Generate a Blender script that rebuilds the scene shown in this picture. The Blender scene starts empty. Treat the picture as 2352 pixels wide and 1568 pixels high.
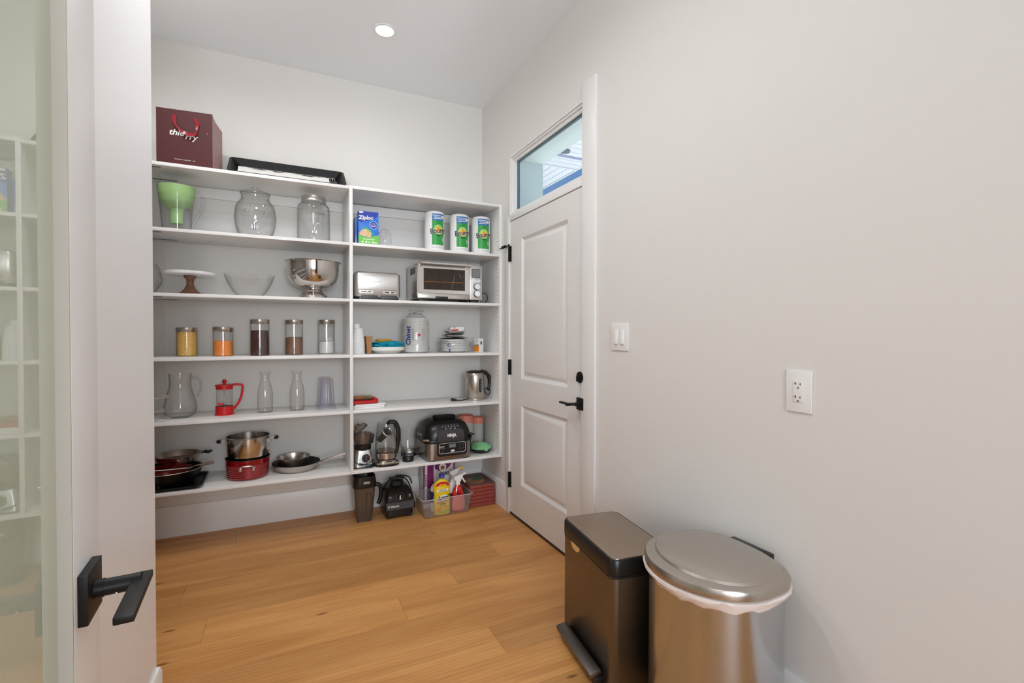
import bpy, bmesh, math, random
from math import sin, cos, pi, radians, atan2, hypot
from mathutils import Vector, Matrix, noise

random.seed(7)
SC = bpy.context.scene
COL = SC.collection

# ------------------------------------------------------------------ camera, world, lights, exposure
cam_data = bpy.data.cameras.new('camera')
cam = bpy.data.objects.new('camera', cam_data)
COL.objects.link(cam)
YAW, PITCH, ROLL = radians(25.5114), radians(0.8127), radians(0.0779)
cam_data.sensor_fit = 'HORIZONTAL'
cam_data.sensor_width = 36.0
cam_data.lens = 1103.5955 * 36.0 / 2352.0
cam_data.clip_start = 0.02
fwd = Vector((sin(YAW) * cos(PITCH), cos(YAW) * cos(PITCH), -sin(PITCH)))
rgt = Vector((cos(YAW), -sin(YAW), 0))
upv = rgt.cross(fwd)
r2 = rgt * cos(ROLL) + upv * sin(ROLL)
u2 = -rgt * sin(ROLL) + upv * cos(ROLL)
M = Matrix((r2, u2, -fwd)).transposed().to_4x4()
M.translation = Vector((0, 0, 1.2255))
cam.matrix_world = M
SC.camera = cam

SC.view_settings.view_transform = 'Standard'
SC.view_settings.look = 'None'
SC.view_settings.gamma = 1.0
SC.view_settings.use_curve_mapping = False
SC.view_settings.exposure = -0.19

world = bpy.data.worlds.new('daylight')
SC.world = world
world.use_nodes = True
wbg = world.node_tree.nodes['Background']
wbg.inputs[0].default_value = (0.10, 0.235, 0.50, 1)
wbg.inputs[1].default_value = 1.3


def area(name, loc, rot, size, size_y, power, color, shape='RECTANGLE', spread=180):
    l = bpy.data.lights.new(name, 'AREA')
    l.shape = shape
    l.size = size
    if shape in ('RECTANGLE', 'ELLIPSE'):
        l.size_y = size_y
    l.energy = power
    l.color = color
    l.spread = radians(spread)
    o = bpy.data.objects.new(name, l)
    o.location = loc
    o.rotation_euler = rot
    COL.objects.link(o)
    return o


# daylight through the big kitchen window behind the camera, sunlit patio outside the transom, the visible recessed lamp, and added fill lights
area('kitchen_window_light', (-0.5, -3.86, 1.65), (radians(90), 0, 0), 2.6, 1.9, 140, (0.87, 0.955, 1.04))
area('patio_bounce_light', (3.1, 3.2, 0.25), (0, radians(180 - 12), 0), 2.2, 4.0, 135, (1.0, 0.985, 0.98))
area('fill_behind_camera', (0.30, -2.9, 1.55), (radians(90), 0, radians(-4)), 1.1, 1.1, 5.0, (1.0, 0.985, 0.95), spread=60)  # added frontal fill for the shelf bays, not a lamp of the room
area('ceiling_fill', (0.0, -0.6, 1.75), (radians(180 - 40), 0, 0), 0.5, 0.5, 5.5, (0.97, 0.985, 1.0), spread=115)  # added uplight that lifts the ceiling
area('pantry_lamp_light', (0.54, 2.842, 2.955), (0, 0, 0), 0.085, 0.085, 1.6, (1.0, 0.98, 0.97), 'DISK', 165)
area('entry_fill_light', (0.10, 1.60, 2.955), (0, 0, 0), 0.3, 0.3, 12.3, (0.96, 0.965, 0.99), 'DISK', 165)  # unseen lamp, added and placed to lighten the entry wall
area('corner_fill_light', (-0.45, 2.35, 2.955), (0, 0, 0), 0.085, 0.085, 10, (0.97, 0.965, 0.98), 'DISK', 165)  # unseen lamp, added outside the frame to brighten the pantry
area('kitchen_fill_light', (-1.6, -1.6, 2.955), (0, 0, 0), 0.12, 0.12, 5, (1.0, 0.97, 0.94), 'DISK', 165)  # unseen lamp, added as fill on the kitchen side

# ------------------------------------------------------------------ materials


def lin(c):
    c = c / 255.0
    return c / 12.92 if c <= 0.04045 else ((c + 0.055) / 1.055) ** 2.4


def rgb(r, g, b):
    return (lin(r), lin(g), lin(b), 1)


def newmat(name):
    m = bpy.data.materials.new(name)
    m.use_nodes = True
    nt = m.node_tree
    return m, nt, nt.nodes['Principled BSDF']


def mat(name, col, rough=0.5, metal=0.0, spec=0.5, coat=0.0, bump=0.0, bscale=60, var=0.0, vscale=8, stretch=None,
        col2=None, emit=None, sub=0.0, thr=(0.4, 0.6)):
    m, nt, b = newmat(name)
    b.inputs['Base Color'].default_value = rgb(*col)
    b.inputs['Roughness'].default_value = rough
    b.inputs['Metallic'].default_value = metal
    b.inputs['Specular IOR Level'].default_value = spec
    b.inputs['Coat Weight'].default_value = coat
    b.inputs['Coat Roughness'].default_value = 0.08
    tc = nt.nodes.new('ShaderNodeTexCoord')
    src = tc.outputs['Object']
    if stretch:
        mp = nt.nodes.new('ShaderNodeMapping')
        mp.inputs['Scale'].default_value = stretch
        nt.links.new(src, mp.inputs[0])
        src = mp.outputs[0]
    if var or col2:
        n = nt.nodes.new('ShaderNodeTexNoise')
        n.inputs['Scale'].default_value = vscale
        n.inputs['Detail'].default_value = 6
        nt.links.new(src, n.inputs['Vector'])
        rp = nt.nodes.new('ShaderNodeValToRGB')
        c = rgb(*col)
        if col2:
            rp.color_ramp.elements[0].color = c
            rp.color_ramp.elements[1].color = rgb(*col2)
            rp.color_ramp.elements[0].position = thr[0]
            rp.color_ramp.elements[1].position = thr[1]
        else:
            rp.color_ramp.elements[0].color = tuple(x * (1 - var) for x in c[:3]) + (1,)
            rp.color_ramp.elements[1].color = tuple(min(1, x * (1 + var)) for x in c[:3]) + (1,)
            rp.color_ramp.elements[0].position = 0.3
            rp.color_ramp.elements[1].position = 0.7
        nt.links.new(n.outputs[0], rp.inputs[0])
        nt.links.new(rp.outputs[0], b.inputs['Base Color'])
    if bump:
        n2 = nt.nodes.new('ShaderNodeTexNoise')
        n2.inputs['Scale'].default_value = bscale
        n2.inputs['Detail'].default_value = 4
        nt.links.new(src, n2.inputs['Vector'])
        bp = nt.nodes.new('ShaderNodeBump')
        bp.inputs['Strength'].default_value = bump
        bp.inputs['Distance'].default_value = 0.002
        nt.links.new(n2.outputs[0], bp.inputs['Height'])
        nt.links.new(bp.outputs[0], b.inputs['Normal'])
    if emit:
        b.inputs['Emission Color'].default_value = rgb(*emit[0])
        b.inputs['Emission Strength'].default_value = emit[1]
    return m


def glassmat(name, tint, edge, gloss=1.0, rough=0.02, milky=0.0, milk=(235, 238, 240)):
    """thin walled clear glass or plastic: transparent face-on, tinted and reflective towards its outline"""
    m = bpy.data.materials.new(name)
    m.use_nodes = True
    nt = m.node_tree
    nt.nodes.remove(nt.nodes['Principled BSDF'])
    out = nt.nodes['Material Output']
    lw = nt.nodes.new('ShaderNodeLayerWeight')
    lw.inputs[0].default_value = 0.5
    def mth(op, v, src):
        n_ = nt.nodes.new('ShaderNodeMath')
        n_.operation = op
        n_.inputs[1].default_value = v
        nt.links.new(src, n_.inputs[0])
        return n_.outputs[0]
    e3 = mth('POWER', 4.0, lw.outputs['Facing'])
    schlick = mth('ADD', 0.035, mth('MULTIPLY', 0.75, mth('POWER', 5.0, lw.outputs['Facing'])))
    mx = nt.nodes.new('ShaderNodeMix')
    mx.data_type = 'RGBA'
    nt.links.new(e3, mx.inputs['Factor'])
    mx.inputs['A'].default_value = rgb(*tint)
    mx.inputs['B'].default_value = rgb(*edge)
    tr = nt.nodes.new('ShaderNodeBsdfTransparent')
    nt.links.new(mx.outputs['Result'], tr.inputs[0])
    gl = nt.nodes.new('ShaderNodeBsdfGlossy')
    gl.inputs['Roughness'].default_value = rough
    gl.inputs['Color'].default_value = (gloss, gloss, gloss, 1)
    last = tr.outputs[0]
    if milky:
        df = nt.nodes.new('ShaderNodeBsdfDiffuse')
        df.inputs[0].default_value = rgb(*milk)
        ms = nt.nodes.new('ShaderNodeMixShader')
        ms.inputs[0].default_value = milky
        nt.links.new(last, ms.inputs[1])
        nt.links.new(df.outputs[0], ms.inputs[2])
        last = ms.outputs[0]
    ms = nt.nodes.new('ShaderNodeMixShader')
    nt.links.new(schlick, ms.inputs[0])
    nt.links.new(last, ms.inputs[1])
    nt.links.new(gl.outputs[0], ms.inputs[2])
    nt.links.new(ms.outputs[0], out.inputs[0])
    return m


MT = {}
MT['wall'] = mat('wall_paint', (229, 226, 221), 0.6, bump=0.05, bscale=350)
MT['ceiling'] = mat('ceiling_paint', (246, 248, 250), 0.7)
MT['trim'] = mat('trim_paint', (238, 236, 233), 0.32)
MT['leafpaint'] = mat('door_leaf_paint', (250, 250, 251), 0.35)
MT['doorpaint'] = mat('door_paint', (232, 229, 225), 0.32)
MT['shelf'] = mat('white_melamine', (236, 234, 231), 0.30, bump=0.03, bscale=500)
MT['white'] = mat('white_plastic', (240, 239, 236), 0.35)
MT['paper'] = mat('white_paper', (238, 236, 232), 0.75, bump=0.15, bscale=90)
MT['black'] = mat('black_plastic', (22, 21, 21), 0.32)
MT['blackm'] = mat('black_matte_metal', (13, 12, 12), 0.45, spec=0.35, bump=0.02, bscale=900)
MT['beadshade'] = mat('glazing_bead_shade_paint', (212, 208, 200), 0.45)  # white leaf paint darkened here to offset the fill light on the bead
MT['rubber'] = mat('black_rubber', (16, 16, 16), 0.55)
MT['steel'] = mat('brushed_steel', (196, 190, 183), 0.22, 1.0, stretch=(3, 3, 160), bump=0.05, bscale=14)
MT['steelh'] = mat('steel_brushed_around', (190, 183, 175), 0.27, 1.0, stretch=(2, 2, 220), bump=0.04, bscale=10)
MT['steelg'] = mat('grill_steel', (158, 154, 150), 0.34, 1.0, bump=0.03, bscale=200)
MT['solidglass'] = glassmat('solid_clear_handle', (246, 247, 249), (130, 134, 142), rough=0.04)
MT['steelv'] = mat('pot_steel', (205, 201, 197), 0.16, 1.0, stretch=(90, 90, 1), bump=0.25, bscale=1.5)
MT['mirror'] = mat('polished_steel', (205, 200, 194), 0.07, 1.0)
MT['chrome'] = mat('chrome', (225, 228, 232), 0.05, 1.0)
MT['satin'] = mat('satin_aluminium', (205, 203, 200), 0.33, 1.0)
MT['bronze'] = mat('bronze_steel', (124, 119, 113), 0.33, 1.0, stretch=(160, 160, 3), bump=0.04, bscale=12)
MT['bronzelid'] = mat('bronze_steel_lid', (172, 156, 141), 0.36, 1.0)
MT['cansteel'] = mat('can_steel', (192, 197, 203), 0.21, 1.0, stretch=(220, 220, 2), bump=0.03, bscale=9)
MT['glass'] = glassmat('clear_glass', (254, 254, 254), (150, 158, 154))
MT['thinglass'] = glassmat('thin_clear_glass', (254, 254, 254), (190, 192, 189))
MT['plastic'] = glassmat('clear_plastic', (253, 253, 254), (128, 130, 146), rough=0.05)
MT['purpleplastic'] = glassmat('tinted_clear_plastic', (248, 247, 251), (130, 126, 150), rough=0.05, milky=0.03)
MT['smoke'] = glassmat('smoked_plastic', (228, 222, 217), (140, 128, 118), rough=0.1, milky=0.22, milk=(138, 122, 108))
MT['film'] = glassmat('crinkled_film', (253, 253, 253), (225, 226, 228), rough=0.10, milky=0.10)
MT['binplastic'] = glassmat('milky_bin_plastic', (250, 249, 247), (214, 210, 204), rough=0.15, milky=0.09)
MT['pane'] = glassmat('window_pane', (248, 252, 252), (225, 238, 238))
MT['burgundy'] = mat('burgundy_card', (76, 25, 26), 0.5, spec=0.3, bump=0.02)
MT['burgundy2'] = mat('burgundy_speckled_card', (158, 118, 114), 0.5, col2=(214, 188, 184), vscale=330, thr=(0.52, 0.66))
MT['ribbon'] = mat('red_satin_ribbon', (150, 18, 36), 0.25, coat=0.4)
MT['ink'] = mat('white_ink', (240, 236, 232), 0.6)
MT['inkblack'] = mat('black_ink', (18, 18, 22), 0.5)
MT['inkblue'] = mat('blue_ink', (28, 50, 128), 0.5)
MT['grey'] = mat('grey_print', (130, 132, 134), 0.5)
MT['green'] = mat('green_plastic', (156, 194, 128), 0.35)
MT['mint'] = mat('mint_enamel', (130, 200, 142), 0.22, coat=0.3)
MT['brownwood'] = mat('turned_wood', (124, 84, 64), 0.4, var=0.3, vscale=14, stretch=(1, 1, 6))
MT['marble'] = mat('white_marble', (238, 238, 238), 0.25, col2=(222, 222, 224), vscale=9)
MT['corn'] = mat('yellow_popcorn', (240, 172, 44), 0.5, col2=(248, 216, 130), vscale=210, bump=1.0, bscale=200)
MT['lentil'] = mat('orange_lentils', (238, 118, 24), 0.5, col2=(248, 160, 66), vscale=230, bump=0.8, bscale=230)
MT['bean'] = mat('dark_red_beans', (54, 16, 22), 0.3, col2=(120, 70, 66), vscale=150, thr=(0.5, 0.75), bump=1.0, bscale=130)
MT['brownlentil'] = mat('brown_lentils', (96, 62, 44), 0.5, col2=(160, 116, 84), vscale=200, bump=0.9, bscale=190)
MT['sugar'] = mat('white_sugar', (246, 243, 238), 0.7, bump=0.6, bscale=180)
MT['red'] = mat('red_plastic', (206, 20, 24), 0.35)
MT['redenamel'] = mat('red_enamel', (150, 8, 16), 0.18, 0.35, coat=0.7)
MT['nonstick'] = mat('black_nonstick', (18, 17, 17), 0.34)
MT['castblack'] = mat('black_pan_enamel', (12, 11, 11), 0.38, spec=0.22)
MT['boxblue'] = mat('blue_carton', (28, 92, 206), 0.35, coat=0.3, col2=(50, 142, 232), vscale=5)
MT['boxnavy'] = mat('navy_carton_print', (18, 56, 168), 0.35, coat=0.3)
MT['boxgreen'] = mat('lime_carton_print', (112, 198, 66), 0.35, coat=0.3)
MT['labelgreen'] = mat('green_wrap_print', (40, 154, 62), 0.25, coat=0.4)
MT['labelblue'] = mat('blue_wrap_print', (26, 110, 186), 0.25, coat=0.4)
MT['labelyellow'] = mat('yellow_print', (250, 214, 60), 0.3)
MT['labelorange'] = mat('orange_print', (244, 148, 40), 0.3)
MT['lightgreen'] = mat('light_green_print', (150, 208, 90), 0.3)
MT['teal'] = mat('teal_print', (40, 160, 160), 0.4)
MT['bread'] = mat('bread_print', (206, 160, 110), 0.5, col2=(240, 214, 170), vscale=160)
MT['kraft'] = mat('kraft_card', (176, 128, 84), 0.7, var=0.08, vscale=30)
MT['napkin'] = mat('turquoise_napkin', (0, 150, 176), 0.6, bump=0.2)
MT['mustard'] = mat('mustard_napkin', (206, 156, 30), 0.6)
MT['plate'] = mat('white_paper_plate', (238, 236, 230), 0.55)
MT['cupplate'] = mat('waxed_cup_paper', (236, 237, 238), 0.35)
MT['orangefilm'] = mat('coral_film', (226, 138, 118), 0.35)
MT['frost'] = glassmat('frosted_roll_plastic', (226, 222, 216), (196, 190, 184), rough=0.2, milky=0.6, milk=(226, 222, 217))
MT['lysol'] = mat('yellow_bottle', (240, 206, 20), 0.28, coat=0.3)
MT['redlabel'] = mat('red_label', (200, 26, 30), 0.35)
MT['blue'] = mat('blue_cap', (34, 52, 150), 0.35)
MT['redliquid'] = mat('red_liquid_bottle', (150, 12, 28), 0.12, coat=0.6, col2=(220, 40, 40), vscale=26)
MT['pinklabel'] = mat('pink_label', (222, 120, 116), 0.4)
MT['palelabel'] = mat('pale_label', (232, 226, 228), 0.4)
MT['violet'] = mat('purple_sack', (104, 22, 84), 0.3, coat=0.4, col2=(140, 44, 112), vscale=9, bump=0.3, bscale=18)
MT['brownfoil'] = mat('brown_print', (130, 96, 40), 0.4)
MT['terra'] = mat('terracotta_plastic', (150, 66, 56), 0.5, var=0.12, vscale=40)
MT['terratop'] = mat('dusty_terracotta', (112, 78, 72), 0.65, var=0.15, vscale=60)
MT['darkgreen'] = mat('dark_green_print', (36, 104, 60), 0.5)
MT['liner'] = mat('white_bin_liner', (238, 226, 220), 0.35, bump=0.3, bscale=60)
MT['linerpink'] = mat('pink_liner_band', (238, 184, 168), 0.35)
MT['tan'] = mat('tan_tab', (222, 172, 110), 0.5)
MT['grey2'] = mat('dark_grey_plastic', (62, 62, 64), 0.4)
MT['pedal'] = mat('pedal_steel', (120, 114, 110), 0.34, 1.0)
MT['lcd'] = mat('lcd_display', (120, 126, 122), 0.2)
MT['ovenglass'] = mat('oven_window_glass', (50, 38, 30), 0.25, spec=0.3, var=0.25, vscale=30)
MT['redbag'] = mat('red_fabric', (196, 22, 26), 0.6, bump=0.2, bscale=90)
MT['pizza'] = mat('food_print', (206, 96, 50), 0.4, col2=(60, 110, 50), vscale=34, thr=(0.45, 0.58))
MT['book'] = mat('white_booklet', (240, 238, 236), 0.5)
MT['hole'] = mat('dark_hole', (60, 54, 48), 0.8)
MT['slot'] = mat('dark_slot', (58, 40, 34), 0.6)
MT['platesteel'] = mat('zinc_plate', (120, 128, 136), 0.4, 0.7)
MT['amber'] = mat('amber_wire', (190, 120, 40), 0.3, 0.6)
MT['lamp'] = mat('lamp_diffuser', (255, 250, 240), 0.5, emit=((255, 246, 232), 9))
MT['extpaint'] = mat('exterior_jamb_paint', (214, 224, 220), 0.4)
MT['soffit'] = mat('soffit_board', (232, 232, 232), 0.5)
MT['bluegrey'] = mat('blue_grey_strip', (150, 158, 186), 0.5)
MT['gasket'] = mat('grey_gasket', (96, 112, 116), 0.5)

# frosted white glass of the near door: opaque interlayer behind a clear polished face
m, nt, b = newmat('frosted_door_glass')
b.inputs['Base Color'].default_value = rgb(206, 216, 196)
b.inputs['Roughness'].default_value = 0.75
b.inputs['Specular IOR Level'].default_value = 0.2
b.inputs['Coat Weight'].default_value = 1.0
b.inputs['Coat IOR'].default_value = 1.85
b.inputs['Coat Roughness'].default_value = 0.0
MT['doorglass'] = m

# oak planks: the same recipe for every plank, offset and toned by the plank's own random number
m, nt, b = newmat('oak_plank')
tc = nt.nodes.new('ShaderNodeTexCoord')
oi = nt.nodes.new('ShaderNodeObjectInfo')
cmb = nt.nodes.new('ShaderNodeCombineXYZ')
ml = nt.nodes.new('ShaderNodeMath'); ml.operation = 'MULTIPLY'; ml.inputs[1].default_value = 37.0
nt.links.new(oi.outputs['Random'], ml.inputs[0])
nt.links.new(ml.outputs[0], cmb.inputs[0]); nt.links.new(ml.outputs[0], cmb.inputs[2])
ad = nt.nodes.new('ShaderNodeVectorMath'); ad.operation = 'ADD'
nt.links.new(tc.outputs['Object'], ad.inputs[0]); nt.links.new(cmb.outputs[0], ad.inputs[1])
mp = nt.nodes.new('ShaderNodeMapping'); mp.inputs['Scale'].default_value = (0.9, 7, 7)
nt.links.new(ad.outputs[0], mp.inputs[0])
n1 = nt.nodes.new('ShaderNodeTexNoise'); n1.inputs['Scale'].default_value = 1.6; n1.inputs['Detail'].default_value = 8; n1.inputs['Distortion'].default_value = 0.8
nt.links.new(mp.outputs[0], n1.inputs['Vector'])
mp2 = nt.nodes.new('ShaderNodeMapping'); mp2.inputs['Scale'].default_value = (5, 170, 170)
nt.links.new(ad.outputs[0], mp2.inputs[0])
n2 = nt.nodes.new('ShaderNodeTexNoise'); n2.inputs['Scale'].default_value = 1.0; n2.inputs['Detail'].default_value = 5
nt.links.new(mp2.outputs[0], n2.inputs['Vector'])
mpw = nt.nodes.new('ShaderNodeMapping'); mpw.inputs['Scale'].default_value = (0.9, 7, 7)
nt.links.new(ad.outputs[0], mpw.inputs[0])
wv = nt.nodes.new('ShaderNodeTexWave'); wv.bands_direction = 'Y'; wv.inputs['Scale'].default_value = 2.2
wv.inputs['Distortion'].default_value = 7; wv.inputs['Detail'].default_value = 2; wv.inputs['Detail Scale'].default_value = 0.7
nt.links.new(mpw.outputs[0], wv.inputs['Vector'])
rp = nt.nodes.new('ShaderNodeValToRGB')
rp.color_ramp.elements[0].color = rgb(188, 128, 68); rp.color_ramp.elements[0].position = 0.25
rp.color_ramp.elements[1].color = rgb(224, 166, 100); rp.color_ramp.elements[1].position = 0.75
nt.links.new(n1.outputs[0], rp.inputs[0])
mxg = nt.nodes.new('ShaderNodeMix'); mxg.data_type = 'RGBA'; mxg.blend_type = 'MULTIPLY'
mxg.inputs['Factor'].default_value = 0.17
nt.links.new(rp.outputs[0], mxg.inputs['A']); 
rp2 = nt.nodes.new('ShaderNodeValToRGB'); rp2.color_ramp.elements[0].color = (0.55, 0.5, 0.42, 1); rp2.color_ramp.elements[0].position = 0.35
rp2.color_ramp.elements[1].position = 0.6
nt.links.new(n2.outputs[0], rp2.inputs[0]); nt.links.new(rp2.outputs[0], mxg.inputs['B'])
mxw = nt.nodes.new('ShaderNodeMix'); mxw.data_type = 'RGBA'; mxw.blend_type = 'MULTIPLY'; mxw.inputs['Factor'].default_value = 0.22
nt.links.new(mxg.outputs['Result'], mxw.inputs['A'])
rp3 = nt.nodes.new('ShaderNodeValToRGB'); rp3.color_ramp.elements[0].color = (0.6, 0.5, 0.4, 1); rp3.color_ramp.elements[0].position = 0.05
rp3.color_ramp.elements[1].position = 0.35
nt.links.new(wv.outputs[0], rp3.inputs[0]); nt.links.new(rp3.outputs[0], mxw.inputs['B'])
# knots
mp3 = nt.nodes.new('ShaderNodeMapping'); mp3.inputs['Scale'].default_value = (3.0, 8.5, 1)
nt.links.new(ad.outputs[0], mp3.inputs[0])
vo = nt.nodes.new('ShaderNodeTexVoronoi'); vo.inputs['Scale'].default_value = 1.0
nt.links.new(mp3.outputs[0], vo.inputs['Vector'])
rk = nt.nodes.new('ShaderNodeValToRGB'); rk.color_ramp.elements[0].color = (0.16, 0.09, 0.05, 1); rk.color_ramp.elements[0].position = 0.02
rk.color_ramp.elements[1].position = 0.095
nt.links.new(vo.outputs['Distance'], rk.inputs[0])
mxk = nt.nodes.new('ShaderNodeMix'); mxk.data_type = 'RGBA'; mxk.blend_type = 'MULTIPLY'; mxk.inputs['Factor'].default_value = 0.8
nt.links.new(mxw.outputs['Result'], mxk.inputs['A']); nt.links.new(rk.outputs[0], mxk.inputs['B'])
hs = nt.nodes.new('ShaderNodeHueSaturation')
mr = nt.nodes.new('ShaderNodeMapRange'); mr.inputs['To Min'].default_value = 0.88; mr.inputs['To Max'].default_value = 1.1
nt.links.new(oi.outputs['Random'], mr.inputs[0]); nt.links.new(mr.outputs[0], hs.inputs['Value'])
nt.links.new(mxk.outputs['Result'], hs.inputs['Color']); nt.links.new(hs.outputs[0], b.inputs['Base Color'])
b.inputs['Roughness'].default_value = 0.42
bp = nt.nodes.new('ShaderNodeBump'); bp.inputs['Strength'].default_value = 0.12; bp.inputs['Distance'].default_value = 0.001
nt.links.new(n2.outputs[0], bp.inputs['Height']); nt.links.new(bp.outputs[0], b.inputs['Normal'])
MT['oak'] = m
MT['subfloor'] = mat('subfloor', (60, 40, 24), 0.8)

# ------------------------------------------------------------------ geometry helpers


class B:
    """collects simple solids into one mesh"""

    def __init__(s):
        s.bm = bmesh.new()

    def _tf(s, vs, rot, c):
        for v in vs:
            p = v.co
            if rot is not None:
                p = rot @ p
            v.co = p + Vector(c)

    def box(s, c, d, bev=0.0, rot=None, seg=2):
        r = bmesh.ops.create_cube(s.bm, size=1)
        vs = r['verts']
        for v in vs:
            v.co = Vector((v.co.x * d[0], v.co.y * d[1], v.co.z * d[2]))
        s._tf(vs, rot, c)
        if bev:
            es = list({e for v in vs for e in v.link_edges})
            bmesh.ops.bevel(s.bm, geom=es, offset=bev, segments=seg, profile=0.6, affect='EDGES')
        return s

    def b6(s, x0, x1, y0, y1, z0, z1, bev=0.0):
        return s.box(((x0 + x1) / 2, (y0 + y1) / 2, (z0 + z1) / 2), (abs(x1 - x0), abs(y1 - y0), abs(z1 - z0)), bev)

    def loft(s, rings, cap0=True, cap1=True, closed=True):
        R = [[s.bm.verts.new(Vector(p)) for p in r] for r in rings]
        n = len(R[0])
        for a, b2 in zip(R, R[1:]):
            for i in range(n if closed else n - 1):
                j = (i + 1) % n
                s.bm.faces.new((a[i], a[j], b2[j], b2[i]))
        if cap0:
            s.bm.faces.new(list(reversed(R[0])))
        if cap1:
            s.bm.faces.new(R[-1])
        return s

    def lathe(s, prof, seg=40, c=(0, 0, 0), sx=1, sy=1, rot=None, cap0=True, cap1=True):
        rings = []
        for r, z in prof:
            r = max(r, 0.0004)
            ring = []
            for i in range(seg):
                a = 2 * pi * i / seg
                p = Vector((r * cos(a) * sx, r * sin(a) * sy, z))
                if rot is not None:
                    p = rot @ p
                ring.append(p + Vector(c))
            rings.append(ring)
        return s.loft(rings, cap0, cap1)

    def cyl(s, c, r, h, axis='Z', seg=24, r1=None):
        r1 = r if r1 is None else r1
        rot = {'Z': Matrix.Identity(3), 'X': Matrix.Rotation(pi / 2, 3, 'Y'), 'Y': Matrix.Rotation(pi / 2, 3, 'X')}[axis]
        return s.lathe([(r, -h / 2), (r1, h / 2)], seg, c, rot=rot)

    def tube(s, pts, r, seg=10, closed=False, flat=1.0):
        pts = [Vector(p) for p in pts]
        n = len(pts)
        rings = []
        up = Vector((0, 0, 1))
        prev = None
        for i, p in enumerate(pts):
            if closed:
                t = (pts[(i + 1) % n] - pts[i - 1]).normalized()
            else:
                t = (pts[min(i + 1, n - 1)] - pts[max(i - 1, 0)]).normalized()
            if prev is None:
                a = t.cross(up)
                if a.length < 1e-3:
                    a = t.cross(Vector((0, 1, 0)))
                a.normalize()
            else:
                a = prev - t * prev.dot(t)
                a.normalize()
            prev = a
            b2 = t.cross(a).normalized()
            rr = r[i] if isinstance(r, (list, tuple)) else r
            rings.append([p + a * rr * cos(2 * pi * k / seg) + b2 * rr * flat * sin(2 * pi * k / seg) for k in range(seg)])
        if closed:
            rings.append(rings[0])
            return s.loft(rings, False, False)
        return s.loft(rings)

    def sphere(s, c, r, seg=20, rot=None):
        if not isinstance(r, (tuple, list)):
            r = (r, r, r)
        rr = bmesh.ops.create_uvsphere(s.bm, u_segments=seg, v_segments=max(8, seg // 2), radius=1)
        for v in rr['verts']:
            v.co = Vector((v.co.x * r[0], v.co.y * r[1], v.co.z * r[2]))
        s._tf(rr['verts'], rot, c)
        return s

    def plate(s, pts, y, t=0.0006):
        """flat print: outline in x,z at depth y (front faces -y)"""
        return s.loft([[(p[0], y, p[1]) for p in pts], [(p[0], y - t, p[1]) for p in pts]])

    def slab(s, pts, z, t):
        return s.loft([[(p[0], p[1], z) for p in pts], [(p[0], p[1], z + t) for p in pts]])

    def grid(s, w, d, nx, ny, f):
        V = [[s.bm.verts.new(Vector(f(w * (i / nx - 0.5), d * (j / ny - 0.5)))) for j in range(ny + 1)] for i in range(nx + 1)]
        for i in range(nx):
            for j in range(ny):
                s.bm.faces.new((V[i][j], V[i + 1][j], V[i + 1][j + 1], V[i][j + 1]))
        return s

    def wrapy(s, R, cx=0.0, cy=0.0):
        """bend a flat print (x,z, depth y<0) round a vertical cylinder of radius R"""
        for v in s.bm.verts:
            a = (v.co.x - cx) / R
            rr = R - v.co.y
            v.co = Vector((cx + rr * sin(a), cy - rr * cos(a), v.co.z))
        return s


def rr(w, d, r, z, n=5, cx=0.0, cy=0.0):
    """rounded rectangle ring at height z"""
    out = []
    for (sx, sy, a0) in ((1, 1, 0), (-1, 1, 90), (-1, -1, 180), (1, -1, 270)):
        for k in range(n + 1):
            a = radians(a0 + 90 * k / n)
            out.append(Vector((cx + sx * (w / 2 - r) + r * cos(a), cy + sy * (d / 2 - r) + r * sin(a), z)))
    return out


def circ(r, n=32, cx=0, cy=0, sx=1, sy=1):
    return [(cx + r * sx * cos(2 * pi * k / n), cy + r * sy * sin(2 * pi * k / n)) for k in range(n)]


def rrect2(w, h, r, cx=0, cz=0, n=5):
    return [(p.x, p.y) for p in rr(w, h, r, 0, n, cx, cz)]


def spline(pts, n=8):
    """Catmull-Rom through pts"""
    P = [Vector(p) for p in pts]
    P = [P[0] * 2 - P[1]] + P + [P[-1] * 2 - P[-2]]
    out = []
    for i in range(1, len(P) - 2):
        for k in range(n):
            t = k / n
            a, b2, c, d = P[i - 1:i + 3]
            out.append(0.5 * ((2 * b2) + (c - a) * t + (2 * a - 5 * b2 + 4 * c - d) * t * t + (3 * b2 - a - 3 * c + d) * t ** 3))
    out.append(P[-2])
    return out


def finish(me, angle=38):
    me.validate()
    for p in me.polygons:
        p.use_smooth = True
    me.set_sharp_from_angle(angle=radians(angle))


def obj(name, b, m, parent=None, label=None, kind=None, angle=38, normals=True):
    bm = b.bm if isinstance(b, B) else b
    if normals:
        bmesh.ops.recalc_face_normals(bm, faces=bm.faces[:])
    me = bpy.data.meshes.new(name)
    bm.to_mesh(me)
    bm.free()
    finish(me, angle)
    me.materials.append(MT[m] if isinstance(m, str) else m)
    o = bpy.data.objects.new(name, me)
    COL.objects.link(o)
    if parent is not None:
        o.parent = parent
    if label:
        o['label'] = label
    if kind:
        o['kind'] = kind
    return o


def thing(name, label, cat, loc=(0, 0, 0), rotz=0.0, group=None, rot=None):
    o = bpy.data.objects.new(name, None)
    o.empty_display_size = 0.05
    COL.objects.link(o)
    o.location = loc
    o.rotation_euler = rot if rot else (0, 0, rotz)
    o['label'] = label
    o['category'] = cat
    if group:
        o['group'] = group
    return o


def tag(o, label, cat, group=None):
    o['label'] = label
    o['category'] = cat
    if group:
        o['group'] = group
    return o


def struct(name, b, m, parent=None, label=None, kind='structure'):
    o = obj(name, b, m, parent)
    if parent is None:
        o['kind'] = kind
    if label:
        o['label'] = label
    return o


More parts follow.
